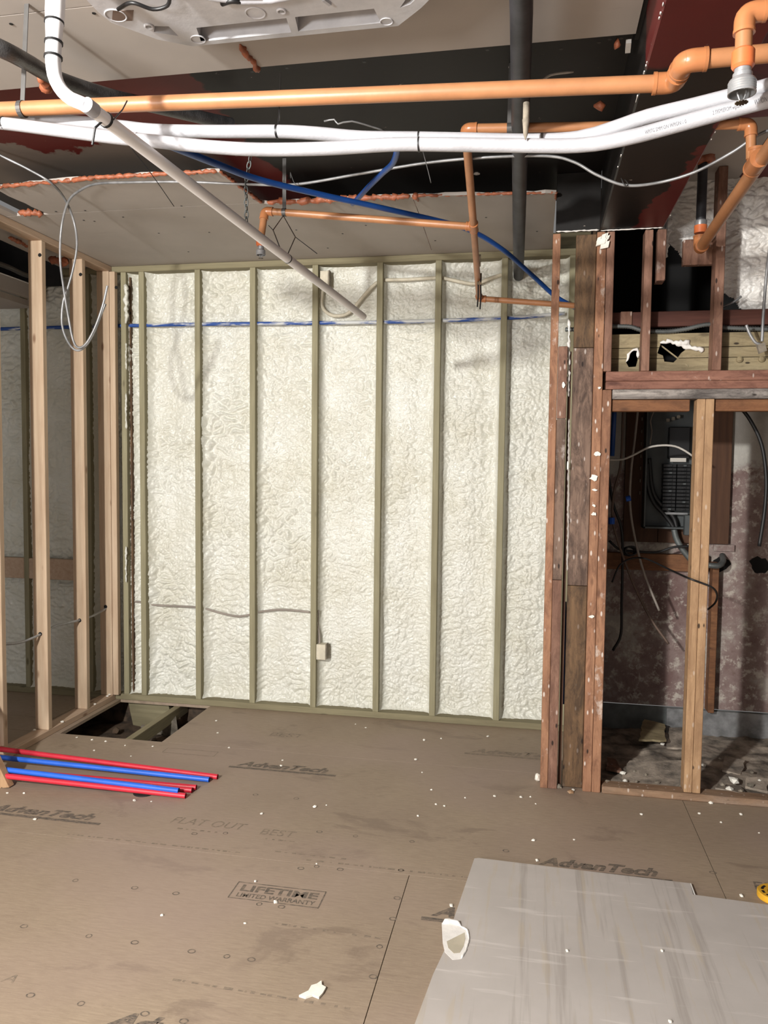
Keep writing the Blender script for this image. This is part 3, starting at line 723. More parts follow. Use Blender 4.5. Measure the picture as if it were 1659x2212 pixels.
# closed-in cavity above and the closet shell
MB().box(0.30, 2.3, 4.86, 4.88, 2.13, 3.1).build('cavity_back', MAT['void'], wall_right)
MB().box(0.30, 2.3, 4.12, 5.10, 2.095, 2.118).build('closet_lid', MAT['plywood'], wall_right)
MB().box(0.305, 0.325, 4.14, 5.06, 0.0, 3.08).build('side_board', MAT['dark_plank'], wall_right)  # dark closet side, added so light does not leak through
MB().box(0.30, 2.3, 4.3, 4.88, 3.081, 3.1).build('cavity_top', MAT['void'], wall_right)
# brown block and foam patch high on the right
MB().box(rx(1473,560,YR+.12), rx(1545,560,YR+.12), YR+0.09, YR+0.13, rz(1500,575,YR+.12), rz(1500,520,YR+.12), 0.003).build('blocking', MAT['brown_stud'], wall_right)
fx = [rx(p,500,4.2) for p in (1440,1468,1474,1545,1563,1590,1603,1642,1659,1800,2000)]
fz = [rz(1440,520,4.2), rz(1468,540,4.2), rz(1476,552,4.2), rz(1545,556,4.2), rz(1565,628,4.2), rz(1590,641,4.2), rz(1602,660,4.2), rz(1642,690,4.2), rz(1659,706,4.2), rz(1700,730,4.2), rz(1700,730,4.2)]
def fmask(X, Z): return Z > np.interp(X, fx, fz) + 0.012*perlin(X*30, X*0, 3) + 0.006*perlin(X*90, X*0, 4)
foam_bay(0.59, 2.0, 2.2, 3.085, 4.24, wall_right, 201, 'foam_white', 260, 190, 1.9, fmask, 0.02)
lumpy([at(1446,420,4.15), at(1442,470,4.15), at(1437,520,4.15), at(1434,560,4.16)], 0.016, 'foam_white', 'foam_bead', wall_right, 50)
MB().box(rx(1221,1050,YR+.05), rx(1227.5,1050,YR+.05), YR+0.04, YR+0.08, 0.0, rz(1225,760,YR+.05)).build('dark_filler', MAT['plywood'], wall_right)
lumpy([at(1229,690,YR+.03), at(1228,860,YR+.03)], 0.007, 'foam_white', 'foam_bead', wall_right, 44)
lumpy([at(1229,905,YR+.03), at(1227,1150,YR+.03), at(1225,1235,YR+.03)], 0.005, 'drywall', 'torn_edge', wall_right, 45)
# torn drywall paper stuck to the studs
for k, (px, py, w, hh) in enumerate(((1290,980,14,12),(1283,1032,20,15),(1284,1058,12,5),(1283,1110,12,9),(1283,1092,8,6),(1278,1332,12,7),(1217,832,8,14),(1226,1005,5,22),(1295,838,8,6))):
    c = at(px, py, YR-0.004); s = 1/430.0; rr = random.Random(k); m = MB(); n = 9
    pts = [(c.x+w*s*.5*math.cos(2*math.pi*i/n)*rr.uniform(.55,1.15), c.z+hh*s*.5*math.sin(2*math.pi*i/n)*rr.uniform(.55,1.2)) for i in range(n)]
    m.prism(pts, YR-0.010, YR-0.001, axis=1).build('torn_paper', MAT['crumb'], wall_right)

# ---- closet behind the framing
YC = 5.05
wall_closet = empty('wall_closet', (0.9, YC, 0), 'peeling painted masonry at the back of the closet', 'wall', kind='structure')
zb = at(1440, 1525, YC).z
MB().box(0.32, 2.3, YC, YC+0.06, zb, 2.095).build('masonry', MAT['masonry'], wall_closet)
MB().box(0.32, 2.3, YC-0.015, YC-0.005, 0.0, zb-.002).build('metal_skirting', MAT['galv_dull'], wall_closet)
MB().box(at(1440,1550,YC-.03).x, 2.3, YC-0.03, YC-0.016, 0.0, zb-.006).build('metal_skirting', MAT['galv'], wall_closet)
MB().box(1.46, 1.50, 4.6, YC-.031, 0.012, 2.094).build('side_board', MAT['dark_plank'], wall_closet)
MB().box(2.28, 2.3, 4.12, YC, 0.0, 3.08).build('end_board', MAT['dark_plank'], wall_closet)
MB().box(at(1535,1300,YC-.06).x, at(1549,1300,YC-.06).x, YC-0.09, YC-.001, zb, at(1535,1215,YC-.06).z, 0.003).build('post', MAT['amber_x'], wall_closet)
MB().box(0.34, at(1532,1210,YC-.05).x, YC-0.05, YC-.001, at(1400,1232,YC-.05).z, at(1400,1196,YC-.05).z, 0.003).build('blocking', MAT['amber_x'], wall_closet)
MB().box(at(1312,950,YC).x, at(1352,950,YC).x, YC-0.02, YC-0.001, at(1340,1170,YC).z, 2.09).build('masonry_patch', MAT['masonry'], wall_closet)
bx0, bx1 = at(1350,1000,YC-.03).x, at(1580,1000,YC-.03).x
for i in range(3):
    a = bx0+(bx1-bx0)*i/3; b = bx0+(bx1-bx0)*(i+1)/3
    MB().box(a, b-0.002, YC-0.045, YC-0.022, at(1450,1172,YC-.03).z, 2.09, 0.002).build('backing_board', MAT['plywood'], wall_closet)
MB().box(at(1540,1180,YC).x, at(1585,1180,YC).x, YC-0.02, YC-.001, at(1560,1190,YC).z, at(1560,1176,YC).z).build('ledge', MAT['masonry'], wall_closet)
for px, py in ((1571,998),(1578,1000)):
    MB().lathe([(0.006,0),(0.006,0.002)], at(px,py+25,YC-0.001), (0,-1,0), 8).build('bore_hole', MAT['void'], wall_closet)
floor_closet = empty('floor_closet', (0.9, 4.5, 0), 'dusty closet floor strewn with broken plaster', 'floor', kind='structure')
nx, ny = 90, 60
gx, gy = np.meshgrid(np.linspace(0.325, 2.28, nx), np.linspace(YR+0.082, YC-.016, ny))
gz = 0.010 + 0.022*np.clip(perlin(gx*7, gy*9, 5), -.2, 1) + 0.014*np.abs(perlin(gx*22, gy*26, 6)) + 0.006*perlin(gx*55, gy*60, 7)
MB().add(list(zip(gx.ravel(), gy.ravel(), np.clip(gz, 0.001, 1).ravel())), [(j*nx+i, j*nx+i+1, (j+1)*nx+i+1, (j+1)*nx+i) for j in range(ny-1) for i in range(nx-1)]).build('rubble_bed', MAT['debris'], floor_closet, True)
MB().box(0.325, 2.28, YR+0.082, YC-.016, -0.02, -0.001).build('subfloor_board', MAT['debris'], floor_closet)

# ================================================================== THINGS
# ---- orange sprinkler piping
def run(par, a, b, r, mat='orange', name='pipe'):
    return MB().tube([Vector(a), Vector(b)], r, 20).build(name, MAT[mat], par, autosmooth=True)
def arc(c, d1, d2, R, n=10):
    """points of a bend at corner c coming from direction -d1, leaving along d2"""
    d1, d2 = Vector(d1).normalized(), Vector(d2).normalized()
    a = c - d1*R; out = []
    for k in range(n+1):
        t = k/n; out.append((1-t)**2*a + 2*t*(1-t)*c*1.0 + t*t*(c + d2*R))
    return out
def elbow(par, p, c, q, r, mat='orange_fit', L=2.4):
    p, c, q = Vector(p), Vector(c), Vector(q); d1 = (c-p).normalized(); d2 = (q-c).normalized(); rf = r*1.24
    pts = [c-d1*r*L] + arc(c, d1, d2, r*1.25, 10) + [c+d2*r*L]
    e = MB().tube(pts, rf, 20).build('elbow', MAT[mat], par, autosmooth=True)
    for o, d in ((c-d1*r*L, d1), (c+d2*r*L, -d2)):
        MB().tube([o-d*0.001, o+d*r*0.35], rf*1.05, 20).build('socket_rim', MAT[mat], e, autosmooth=True)
    return e
def tee(par, c, d, b, r, mat='orange_fit', L=2.0):
    c, d, b = Vector(c), Vector(d).normalized(), Vector(b).normalized(); rf = r*1.24
    t = MB().tube([c-d*r*L, c+d*r*L], rf, 20).tube([c, c+b*r*L], rf*0.98, 20).build('tee', MAT[mat], par, autosmooth=True)
    for o, dd in ((c-d*r*L, d), (c+d*r*L, -d), (c+b*r*L, -b)):
        MB().tube([o-dd*0.001, o+dd*r*0.35], rf*1.05, 20).build('socket_rim', MAT[mat], t, autosmooth=True)
    return t
def sprinkler(par, top, r, k=1.0):
    """pendent head hanging below 'top': threaded adapter, steel cup, frame arms and deflector"""
    top = Vector(top); dn = Vector((0,0,-1))
    ad = MB().lathe([(r*1.15,0),(r*1.35,0.004*k),(r*1.35,0.034*k),(r*1.1,0.040*k)], top, dn, 20).build('adapter', MAT['orange_dark'], par, autosmooth=True)
    b = top + dn*0.040*k
    prof = [(0.017*k,0),(0.017*k,0.008*k),(0.020*k,0.010*k),(0.020*k,0.018*k),(0.027*k,0.024*k)]
    for i in range(5): prof += [(0.0275*k,(0.026+0.005*i)*k),(0.0290*k,(0.0285+0.005*i)*k)]
    prof += [(0.029*k,0.052*k),(0.0262*k,0.052*k),(0.0258*k,0.030*k),(0.008*k,0.028*k)]
    cup = MB().lathe(prof, b, dn, 24).build('escutcheon_cup', MAT['chrome'], par, autosmooth=True)
    m = MB().lathe([(0.007*k,0.026*k),(0.007*k,0.040*k)], b, dn, 10)
    for s in (-1, 1):
        m.tube([b+Vector((s*0.008*k,0,-0.034*k)), b+Vector((s*0.009*k,0,-0.05*k)), b+Vector((s*0.004*k,0,-0.064*k)), b+Vector((0,0,-0.068*k))], 0.0022*k, 6)
    h = m.build('frame_arms', MAT['galv'], par, True)
    d = MB()
    for i in range(12):
        a = 2*math.pi*i/12; u = Vector((math.cos(a), math.sin(a), 0)); w = Vector((-u.y, u.x, 0))
        d.obox(b+Vector((0,0,-0.070*k))+u*0.009*k, u*0.0045*k, w*0.0017*k, (0,0,0.0007))
    d.lathe([(0.0075*k,0.069*k),(0.0075*k,0.071*k)], b, dn, 12)
    d.build('deflector', MAT['bronze'], h)
def strap(par, top, bot, w=0.012, mat='strap', name='hanger_strap', r=None):
    top, bot = Vector(top), Vector(bot)
    m = MB().obox((top+bot)/2, Vector((w,0,0)), (0,0.0012,0), (top-bot)/2)
    if r:
        c = bot; n = 18
        vs = [c + Vector((x, math.cos(2*math.pi*i/n)*(r+e), math.sin(2*math.pi*i/n)*(r+e))) for i in range(n) for x, e in ((-w,0.0005),(w,0.0005),(w,0.003),(-w,0.003))]
        m.add(vs, [(i*4+j, i*4+(j+1) % 4, ((i+1) % n)*4+(j+1) % 4, ((i+1) % n)*4+j) for i in range(n) for j in range(4)])
    return m.build(name, MAT[mat], par)

R1 = 0.0205
p0, p1 = at(-160,243,2.1), at(1456,179,2.1); p2 = Vector((p1.x+.004, 1.985, 2.600)); p3 = Vector((1.25, 1.985, 2.610))
t = empty('sprinkler_main_pipe', (p0+p1)/2, 'thick orange plastic sprinkler main running across under the ceiling', 'pipe')
run(t, p0, p1, R1); run(t, p1, p2, R1); run(t, p2, p3, R1)
elbow(t, p0, p1, p2, R1); elbow(t, p1, p2, p3, R1)
strap(t, Vector((at(60,160,2.1).x, 2.1, ZC)), Vector((at(48,236,2.1).x, 2.1, at(48,236,2.1).z)), 0.007, r=R1)

R2 = 0.0165
a, b = at(1609,28,1.75), at(1602,108,1.75); b = Vector((a.x, a.y, b.z)); c = Vector((0.95, 1.75, a.z+0.012))
t = empty('sprinkler_drop', b, 'short orange sprinkler drop with steel cup head at upper right', 'pipe')
run(t, c, a, R2); run(t, a, b, R2); elbow(t, c, a, b, R2); sprinkler(t, b, R2, 0.95)

R3 = 0.0165
c1, c2 = at(1006,278,2.9), at(1622,268,2.9); c3 = Vector((c2.x+.005, 2.9, at(1629,343,2.9).z))
tq = at(1023,490,3.6); q1 = at(1035,645,4.45); q2 = at(1252,661,4.45); l1 = at(572,456,3.6); l2 = Vector((l1.x-.012, l1.y-.02, at(558,520,3.6).z))
t = empty('sprinkler_branch', tq, 'thin orange sprinkler branch with tee dropping toward the back wall', 'pipe')
run(t, c1, c2, R3); run(t, c1, tq, R3); run(t, tq, q1, R3*0.95); run(t, q1, q2, R3*0.95); run(t, tq, l1, R3); run(t, l1, l2, R3); run(t, c2, c3, R3)
elbow(t, c2, c1, tq, R3); elbow(t, c1, c2, c3, R3); elbow(t, tq, q1, q2, R3*.95); elbow(t, tq, l1, l2, R3); tee(t, tq, q1-c1, l1-tq, R3)
sprinkler(t, l2, R3, 0.8)
QY = 0.705
g0, g1 = Vector((0.700, 1.2, 2.69)), Vector((0.735, 3.93, 2.675)); gt = Vector((0.712, 2.9, 2.682)); g2 = Vector((0.735, 3.93, 2.775))
R4 = 0.024
run(t, g0, g1, R4, name='riser_pipe'); tee(t, gt, g1-g0, (0,0,1), R4); elbow(t, g0, g1, g2, R4)
MB().lathe([(R4*1.2,0),(R4*1.2,0.035)], g2-Vector((0,0,.03)), (0,0,1), 20).build('adapter', MAT['orange_dark'], t, autosmooth=True)
MB().lathe([(R4*1.1,0),(R4*1.15,0.004),(R4*1.15,0.022),(R4*1.0,0.026)], g2+Vector((0,0,.004)), (0,0,1), 20).build('steel_coupling', MAT['galv'], t, autosmooth=True)
MB().tube([g2+Vector((0,0,.02)), Vector((0.735,3.93,ZU-.002))], R4*0.92, 18).build('iron_nipple', MAT['black_iron'], t, autosmooth=True)
strap(t, Vector((at(1104,240,2.9).x, 2.9, ZU)), at(1102,278,2.9), 0.011, r=R3); strap(t, Vector((at(614,432,3.6).x, 3.6, ZU)), at(614,459,3.6), 0.009, r=R3)
for k, (px, py) in enumerate(((1034,565),(1036,605))):       # wire clamps at the lower end
    pp = at(px, py, 4.2)-Vector((0,.02,0)); MB().obox(pp, (0.012,0,0), (0,0.006,0), (0,0,0.03)).build('clamp', MAT['bronze'], t)
MB().tube([at(1033,600,4.17), at(1033,640,4.2), at(1031,663,4.2)], 0.004, 6).tube([at(1038,600,4.17), at(1039,640,4.2), at(1037,668,4.2)], 0.004, 6).build('wire_tail', MAT['zip'], t)
lumpy([(0.69,3.9,ZU-.008),(0.735,3.885,ZU-.01),(0.79,3.9,ZU-.012)], 0.02, 'caulk', 'fire_caulk', ceiling, 21)

# ---- insulated white tubes
def tubing(name, pts, r, mat, label, cat='tube', group=None, step=0.03, seg=14):
    P = spline(pts, step); return MB().tube(P, r, seg).build(name, MAT[mat], None, autosmooth=True, label=label, cat=cat, group=group)
def band(par, p, d, r, mat='zip', w=0.004, tail=None):
    d = Vector(d).normalized(); m = MB().tube([Vector(p)-d*w/2, Vector(p)+d*w/2], r, 16)
    if tail: m.tube([Vector(q) for q in tail], 0.0018, 6)
    return m.build('zip_tie', MAT[mat], par, autosmooth=True)
UP = [(-120,246,2.17),(100,258,2.17),(250,272,2.16),(330,281,2.14),(450,284,2.12),(600,284,2.12),(680,288,2.12),(780,297,2.13),(900,299,2.13),(1000,301,2.13),(1150,304,2.13),(1250,298,2.08),(1320,279,2.04),(1400,252,2.0),(1500,228,1.95),(1600,203,1.90),(1659,187,1.88),(1850,135,1.8)]
LO = [(-120,258,2.08),(0,266,2.08),(120,281,2.08),(245,297,2.07),(330,305,2.07),(450,317,2.07),(560,323,2.07),(700,321,2.07),(850,312,2.07),(950,312,2.07),(1100,314,2.07),(1250,314,2.04),(1350,299,1.99),(1450,273,1.94),(1550,245,1.90),(1659,216,1.86),(1850,165,1.8)]
up = tubing('refrigerant_tube', [at(*p) for p in UP], 0.0175, 'white_pipe', 'white insulated tube lying behind its twin below the orange main', 'tube', 'insulated white tubes')
lo = tubing('refrigerant_tube', [at(*p) for p in LO], 0.0175, 'white_pipe', 'white insulated tube with printed letters, sagging lowest of the pair', 'tube', 'insulated white tubes')
band(up, at(599,284,2.12), (1,0,0), 0.0185, w=0.006, tail=[at(601,268,2.12), at(604,220,2.12), at(606,158,2.3)])
band(lo, at(905,312,2.07), (1,0,0), 0.0185); band(lo, at(8,266,2.08), (1,0,0), 0.0185); band(up, at(905,299,2.13), (1,0,0), 0.0185)
band(up, at(1170,303,2.12), (1,0,0), 0.0183, mat='strap'); band(lo, at(290,302,2.07), (1,0.1,0), 0.0188, mat='white_pipe', w=0.02)
def print_on(par, txt, line, a, b, h, r=0.0175):
    """lettering rolled onto the front of a tube that follows line, between two points of it"""
    cu = bpy.data.curves.new('print', 'FONT'); cu.body = txt; cu.resolution_u = 2; cu.fill_mode = 'FRONT'
    tmp = bpy.data.objects.new('print', cu); COL.objects.link(tmp)
    me = bpy.data.meshes.new_from_object(tmp.evaluated_get(bpy.context.evaluated_depsgraph_get())); bpy.data.objects.remove(tmp); bpy.data.curves.remove(cu)
    co = np.array([v.co[:] for v in me.vertices]); lo_, hi_ = co.min(0), co.max(0)
    L = resample(spline(line, 0.01), 0.004)
    ia = min(range(len(L)), key=lambda k: (L[k]-Vector(a)).length); ib = min(range(len(L)), key=lambda k: (L[k]-Vector(b)).length)
    org = L[ia].copy()
    for v, q in zip(me.vertices, co):
        f = ia + (ib-ia)*(q[0]-lo_[0])/(hi_[0]-lo_[0]); k = min(int(f), len(L)-2); c = L[k].lerp(L[k+1], f-k)
        t = (L[k+1]-L[k]).normalized(); n = Vector((0.15,-1,-0.2)); n = (n - t*n.dot(t)).normalized(); u = t.cross(n)
        if u.z < 0: u = -u
        th = ((q[1]-lo_[1])/(hi_[1]-lo_[1])-0.5)*h/r
        v.co = c + (n*math.cos(th) + u*math.sin(th))*(r+0.0007) - org
    me.materials.clear(); link_mesh('printed_lettering', me, org, MAT['tube_ink'], par)
LOP = [at(*p) for p in LO]
print_on(lo, '2 595MIEROM wipland', LOP, at(1543,247,1.90), at(1606,230,1.88), 0.011)
print_on(lo, 'WPION SC', LOP, at(1630,224,1.87), at(1672,213,1.86), 0.010)
print_on(lo, 'WPITG 5MM ON WPION 1 0', LOP, at(1398,287,1.96), at(1488,263,1.93), 0.008)

# ---- white condensate pipe with its bend, and the straight run to the back
a0 = at(195,233,1.75); a1 = at(785,684,3.7)
bend = spline([at(122,-90,1.75), at(119,20,1.75), at(116,90,1.75), at(115,140,1.75), at(124,182,1.75), at(150,212,1.75), at(172,221,1.75), a0], 0.02)
t = empty('condensate_pipe', a0, 'white drain pipe bending from the ceiling and sloping to the back wall', 'pipe')
P = resample(bend, 0.015); MB().tube(P, [0.0185 + 0.004*max(0, min(1, (p.z-2.66)/0.06)) - 0.0025*max(0, min(1, (2.62-p.z)/0.08)) for p in P], 18).build('insulated_bend', MAT['pvc'], t, autosmooth=True)
MB().tube([a0-(a1-a0).normalized()*0.01, a1], 0.0165, 18, caps=False).tube([a1, a0.lerp(a1, .5)], 0.013, 14, caps=False).build('straight_run', MAT['pvc'], t, autosmooth=True)
band(t, a0, a1-a0, 0.0185, mat='white_pipe', w=0.03)
for px, py in ((117,48),(116,92),(115,124)): band(t, at(px,py,1.75), (0,0.05,1), 0.0228 if py < 60 else 0.0215, w=0.005)
pz = a0.lerp(a1, 0.03)
band(t, pz, a1-a0, 0.019, w=0.006, tail=[pz+Vector((0.02,0,0.0)), pz+Vector((0.01,0.06,0.05)), pz+Vector((-0.01,.12,0.10))])
MB().tube([pz+Vector((0.0,-.02,-.012)), pz+Vector((-0.012,-.03,-.03)), pz+Vector((-0.02,-.03,-.07))], 0.003, 6).build('tie_tail', MAT['zip'], t)
ps = a0.lerp(a1, 0.565)
band(t, ps, a1-a0, 0.0178, w=0.005)
hs = at(612,466,3.59)
MB().tube([hs, at(638,512,3.3), ps+Vector((0.0,0,0.016))], 0.0022, 6).tube([at(638,512,3.3), at(685,548,3.3)], 0.0018, 6).tube([hs, at(590,497,3.3), a0.lerp(a1,.53)+Vector((0,0,.02))], 0.0022, 6).tube([at(590,497,3.3), at(580,487,3.3)], 0.0018, 6).build('zip_tie_sling', MAT['zip'], t)

# ---- dark pipes
MB().tube(spline([at(-120,55,1.9), at(0,104,1.95), at(60,135,2.1), at(120,168,2.3), at(230,205,2.5), at(340,231,2.7), at(420,250,2.85), at(500,268,3.0)], 0.02), 0.0235, 14).build('insulated_black_pipe', MAT['black_wrap'], None, autosmooth=True, label='pipe wrapped in black foam insulation crossing behind the white drain pipe', cat='pipe')
MB().tube([(-0.048,0.9,2.86),(-0.062,2.2,2.86),(-0.125,5.0,2.83)], 0.031, 20).build('conduit_pipe', MAT['black_iron'], None, autosmooth=True, label='dark grey steel pipe running under the ceiling to the back wall', cat='pipe')
MB().tube(spline([at(-30,560,3.9), at(20,578,4.1), at(50,592,4.3), at(78,600,4.5)], 0.02), 0.014, 10).build('black_cable', MAT['black_rubber'], None, True, label='thick black cable beyond the pine partition under the ceiling', cat='cable')

# ---- blue water pipes
tubing('blue_water_pipe', [at(*p) for p in ((360,312,2.45),(470,355,2.75),(560,388,3.0),(700,422,3.3),(850,455,3.6),(1000,492,3.95),(1080,535,4.2),(1150,595,4.5),(1200,640,4.62),(1250,668,4.66))], 0.0125, 'blue', 'long blue plastic pipe curving from the ceiling down to the right', 'pipe')
tubing('blue_water_pipe', [at(*p) for p in ((862,305,2.8),(850,350,3.0),(825,375,3.2),(795,405,3.4),(770,432,3.6),(762,440,3.75))], 0.0115, 'blue', 'short blue plastic pipe stub hanging behind the white tubes', 'pipe')
MB().tube(spline([Vector((-4.6,4.975,2.575)), Vector((-2.6,4.965,2.577)), Vector((-1.6,4.965,2.567)), Vector((-0.8,4.965,2.560)), Vector((-0.2,4.965,2.567)), Vector((0.16,4.965,2.585))], 0.05), 0.0125, 12).build('blue_water_pipe', MAT['pexfoam'], None, True, label='blue pipe streaked with foam running level through the back studs', cat='pipe')
MB().tube([at(1219,1520,4.2), at(1219,1300,4.2)], 0.0125, 10).build('blue_water_pipe', MAT['blue'], None, True, label='blue pipe upright in the gap beside the dark plank', cat='pipe')
MB().tube([at(1322,985,4.7), at(1327,890,4.7), at(1328,860,4.7)], 0.014, 10).build('blue_water_pipe', MAT['blue'], None, True, label='blue pipe at the upper left corner inside the closet', cat='pipe')

# ---- armoured cables
def armoured(name, pts, r, label, mat='galv', pitch=0.0045, parent=None):
    P = resample(spline(pts, 0.01), pitch/2); rs = [r if i % 2 else r*0.78 for i in range(len(P))]
    return MB().tube(P, rs, 8).build(name, MAT[mat], parent, True, label=label, cat='cable' if label else None)
armoured('armoured_cable', [at(*p) for p in ((1720,262,2.95),(1645,288,2.97),(1580,330,3.02),(1500,372,3.06),(1420,395,3.1),(1350,400,3.1),(1290,378,3.1),(1240,350,3.1),(1180,337,3.1),(1050,340,3.1),(920,352,3.15),(780,375,3.2),(640,398,3.25),(530,398,3.3),(400,393,3.3),(280,394,3.3),(210,397,3.35),(175,410,3.42),(148,435,3.5),(133,490,3.55),(130,560,3.55),(137,620,3.55),(147,680,3.55),(158,735,3.55),(170,751,3.55),(186,742,3.55),(205,708,3.55),(222,660,3.55),(232,617,3.55))], 0.0062, 'long armoured steel cable swooping under the beam and looping at the left')
armoured('armoured_cable', [at(*p) for p in ((-60,300,3.2),(0,335,3.25),(60,365,3.3),(110,395,3.35),(140,430,3.5),(160,480,3.58),(166,530,3.58),(158,580,3.58),(147,620,3.58),(136,655,3.58),(134,700,3.58),(145,735,3.58),(163,756,3.58),(183,750,3.58),(203,718,3.58),(219,678,3.58),(228,656,3.58))], 0.0062, 'armoured steel cable coming from the far left edge into the hanging loop')
armoured('armoured_cable', [atx(px, py, XP-0.046) for px, py in ((-30,1389),(15,1391),(50,1386),(95,1367),(118,1353),(150,1345),(178,1338),(205,1328),(248,1304),(262,1298))], 0.0075, 'armoured cable threaded through bored holes in the pine studs', 'bright_steel')
armoured('armoured_cable', [at(px, py, 4.10) for px, py in ((1221,712),(1250,711),(1290,706),(1330,705),(1362,706),(1390,714),(1440,716),(1480,711),(1515,703),(1540,701),(1570,708),(1659,711),(1750,712))], 0.012, 'thick dusty armoured conduit behind the short red-brown studs', 'galv_dull', 0.012)
armoured('armoured_cable', [at(px, py, 4.0) for px, py in ((1668,430),(1664,520),(1655,600),(1649,680),(1646,738))], 0.008, 'armoured cable hanging down along the right edge over the foam', 'galv')
armoured('armoured_cable', [at(px, py, 4.0) for px, py in ((1612,702),(1620,722),(1632,740),(1643,744))], 0.008, 'short armoured cable end curling up beside the hanging one', 'galv')
armoured('armoured_cable', [at(px, py, 4.12) for px, py in ((1440,400),(1440,470),(1434,540),(1425,580))], 0.007, 'armoured cable dropping beside the beam end', 'galv')
armoured('armoured_cable', [at(px, py, 4.16) for px, py in ((1555,665),(1580,655),(1602,640))], 0.006, 'thin armoured cable poking from under the right foam', 'galv')
MB().obox(at(1645,752,4.0), (0.016,0,0.006), (0,0.012,0), (-0.006,0,0.02)).lathe([(0.01,0),(0.012,0.02)], at(1645,752,4.0), (0,0,1), 8).build('cable_clamp', MAT['stone'], None, label='plaster-crusted clamp holding the cables at the right edge', cat='clamp')

# ---- hanging chain and thin wires
t = empty('hanging_chain', at(533,500,3.3), 'dark steel chain hanging by the white drain pipe', 'chain')
pc = resample([at(541,336,3.28), at(531,398,3.3), at(533,500,3.3)], 0.026)
for i, (q, q2) in enumerate(zip(pc, pc[1:])):
    c = (q+q2)/2; ax = (q2-q).normalized(); s = Vector((1,0,0)) if i % 2 else Vector((0.2,1,0)).normalized()
    ring = [c + ax*math.sin(a)*0.017 + s*math.cos(a)*0.0085 for a in [2*math.pi*k/12 for k in range(13)]]
    MB().tube(ring, 0.0026, 6, caps=False).build('link', MAT['galv_dull'], t, True)
def wire(pts, label, r=0.0016, mat='zip', name='thin_wire', step=0.02):
    return MB().tube(spline(pts, step), r, 6).build(name, MAT[mat], None, True, label=label, cat='wire')
wire([at(280,315,3.0), at(330,380,3.1), at(376,446,3.2)], 'thin black wire slanting down beside the white drain pipe')
wire([at(893,432,3.85), at(905,462,3.8), at(932,540,3.75)], 'thin wire dangling from the orange caulk at the drywall edge', mat='cable_brown')
wire([at(913,325,2.9), at(925,370,2.9), at(931,395,2.9)], 'thin grey wire end under the middle of the white tubes', mat='strap', r=0.002)
wire([at(606,158,2.6), at(605,200,2.6), at(604,262,2.6)], 'thin wire dropping from the near drywall edge to the white tubes', mat='strap')
wire([at(1167,178,2.6), at(1190,162,2.65), at(1238,155,2.7)], 'pale wire stub sticking out beside the dark steel pipe', mat='cable_white', r=0.004)
wire([at(628,385,3.2), at(627,372,3.2), at(634,392,3.2), at(642,402,3.2)], 'small twisted wire tie on the armoured cable', mat='strap')
wire([at(1342,385,3.1), at(1350,402,3.08), at(1357,398,3.1), at(1350,388,3.15)], 'small wire hook holding the armoured cable under the beam', mat='strap', r=0.002)
wire([at(700,262,2.7), at(722,258,2.7), at(730,268,2.7), at(760,262,2.72), at(830,282,2.8)], 'thin plastic strip caught above the white tubes', mat='galv', r=0.003)
t = MB().tube([at(1137,222,2.04), at(1136,262,2.04)], 0.008, 8).lathe([(0.009,0),(0.007,0.02),(0.006,0.035),(0.001,0.05)], at(1136,258,2.04), (0,0,-1), 8).build('hanger_screw', MAT['stone'], None, True, label='plaster-coated hanger screw between orange main and white tubes', cat='screw')
for px, py in ((1108,142),(1030,374)):
    MB().lathe([(0.014,0),(0.016,0.004),(0.004,0.006)], atz(px, py, ZU)-Vector((0,0,.0005)), (0,0,-1), 14).build('ceiling_plug', MAT['drywall_white'], ceiling)

# ---- ceiling air unit with its cover off
acx0, acx1, acy = -1.173, -0.221, 2.186
pts = [(-1.173,1.985),(-1.165,2.035),(-1.08,2.135),(-0.998,2.186),(-0.394,2.183),(-0.32,2.11),(-0.221,1.985),(-0.221,1.45),(-0.32,1.33),(-0.394,1.25),(-0.998,1.25),(-1.08,1.30),(-1.173,1.42)]
ZA = 2.85
unit = empty('ceiling_air_unit', (-0.697, 1.72, ZA), 'white moulded ceiling air conditioner body with its cover off', 'air conditioner')
body = MB().prism(pts, ZA, ZC-0.002).build('body', MAT['ac'], unit)
cut = []
def cutter(pl, z0, z1): cut.append(MB().prism(pl, z0, z1).build('cutter', MAT['ac']))
cutter([(-0.962,2.166),(-0.693,2.164),(-0.685,2.095),(-0.945,2.098)], ZA-0.01, ZA+0.045)
cutter([(-0.672,2.163),(-0.437,2.160),(-0.443,2.092),(-0.660,2.094)], ZA-0.01, ZA+0.045)
cutter([(-1.072,2.098),(-1.013,2.128),(-1.018,2.078),(-1.055,2.070)], ZA-0.01, ZA+0.03)
cutter([(-0.375,2.10),(-0.345,2.088),(-0.262,1.99),(-0.30,1.98)], ZA-0.01, ZA+0.035)
cutter([(-0.697+0.30*math.cos(a), 1.70+0.27*math.sin(a)) for a in [2*math.pi*k/40 for k in range(40)]], ZA-0.01, ZA+0.07)
for c in cut:
    md = body.modifiers.new('cut', 'BOOLEAN'); md.operation = 'DIFFERENCE'; md.object = c; md.solver = 'EXACT'
bpy.context.view_layer.update()
me = bpy.data.meshes.new_from_object(body.evaluated_get(bpy.context.evaluated_depsgraph_get())); body.modifiers.clear(); body.data = me
for c in cut: bpy.data.objects.remove(c)
def ring(c, r0, r1, h, mat='ac', name='moulded_ring'):
    MB().lathe([(r0,0),(r0,h),((r0+r1)/2,h*1.25),(r1,h),(r1,0)], c, (0,0,-1), 24).build(name, MAT[mat], unit, True)
for px, py, r in ((250,32,0.03),(428,84,0.022),(552,27,0.028),(835,45,0.018)):
    ring(atz(px,py,ZA+.001), r*0.86, r, 0.003)
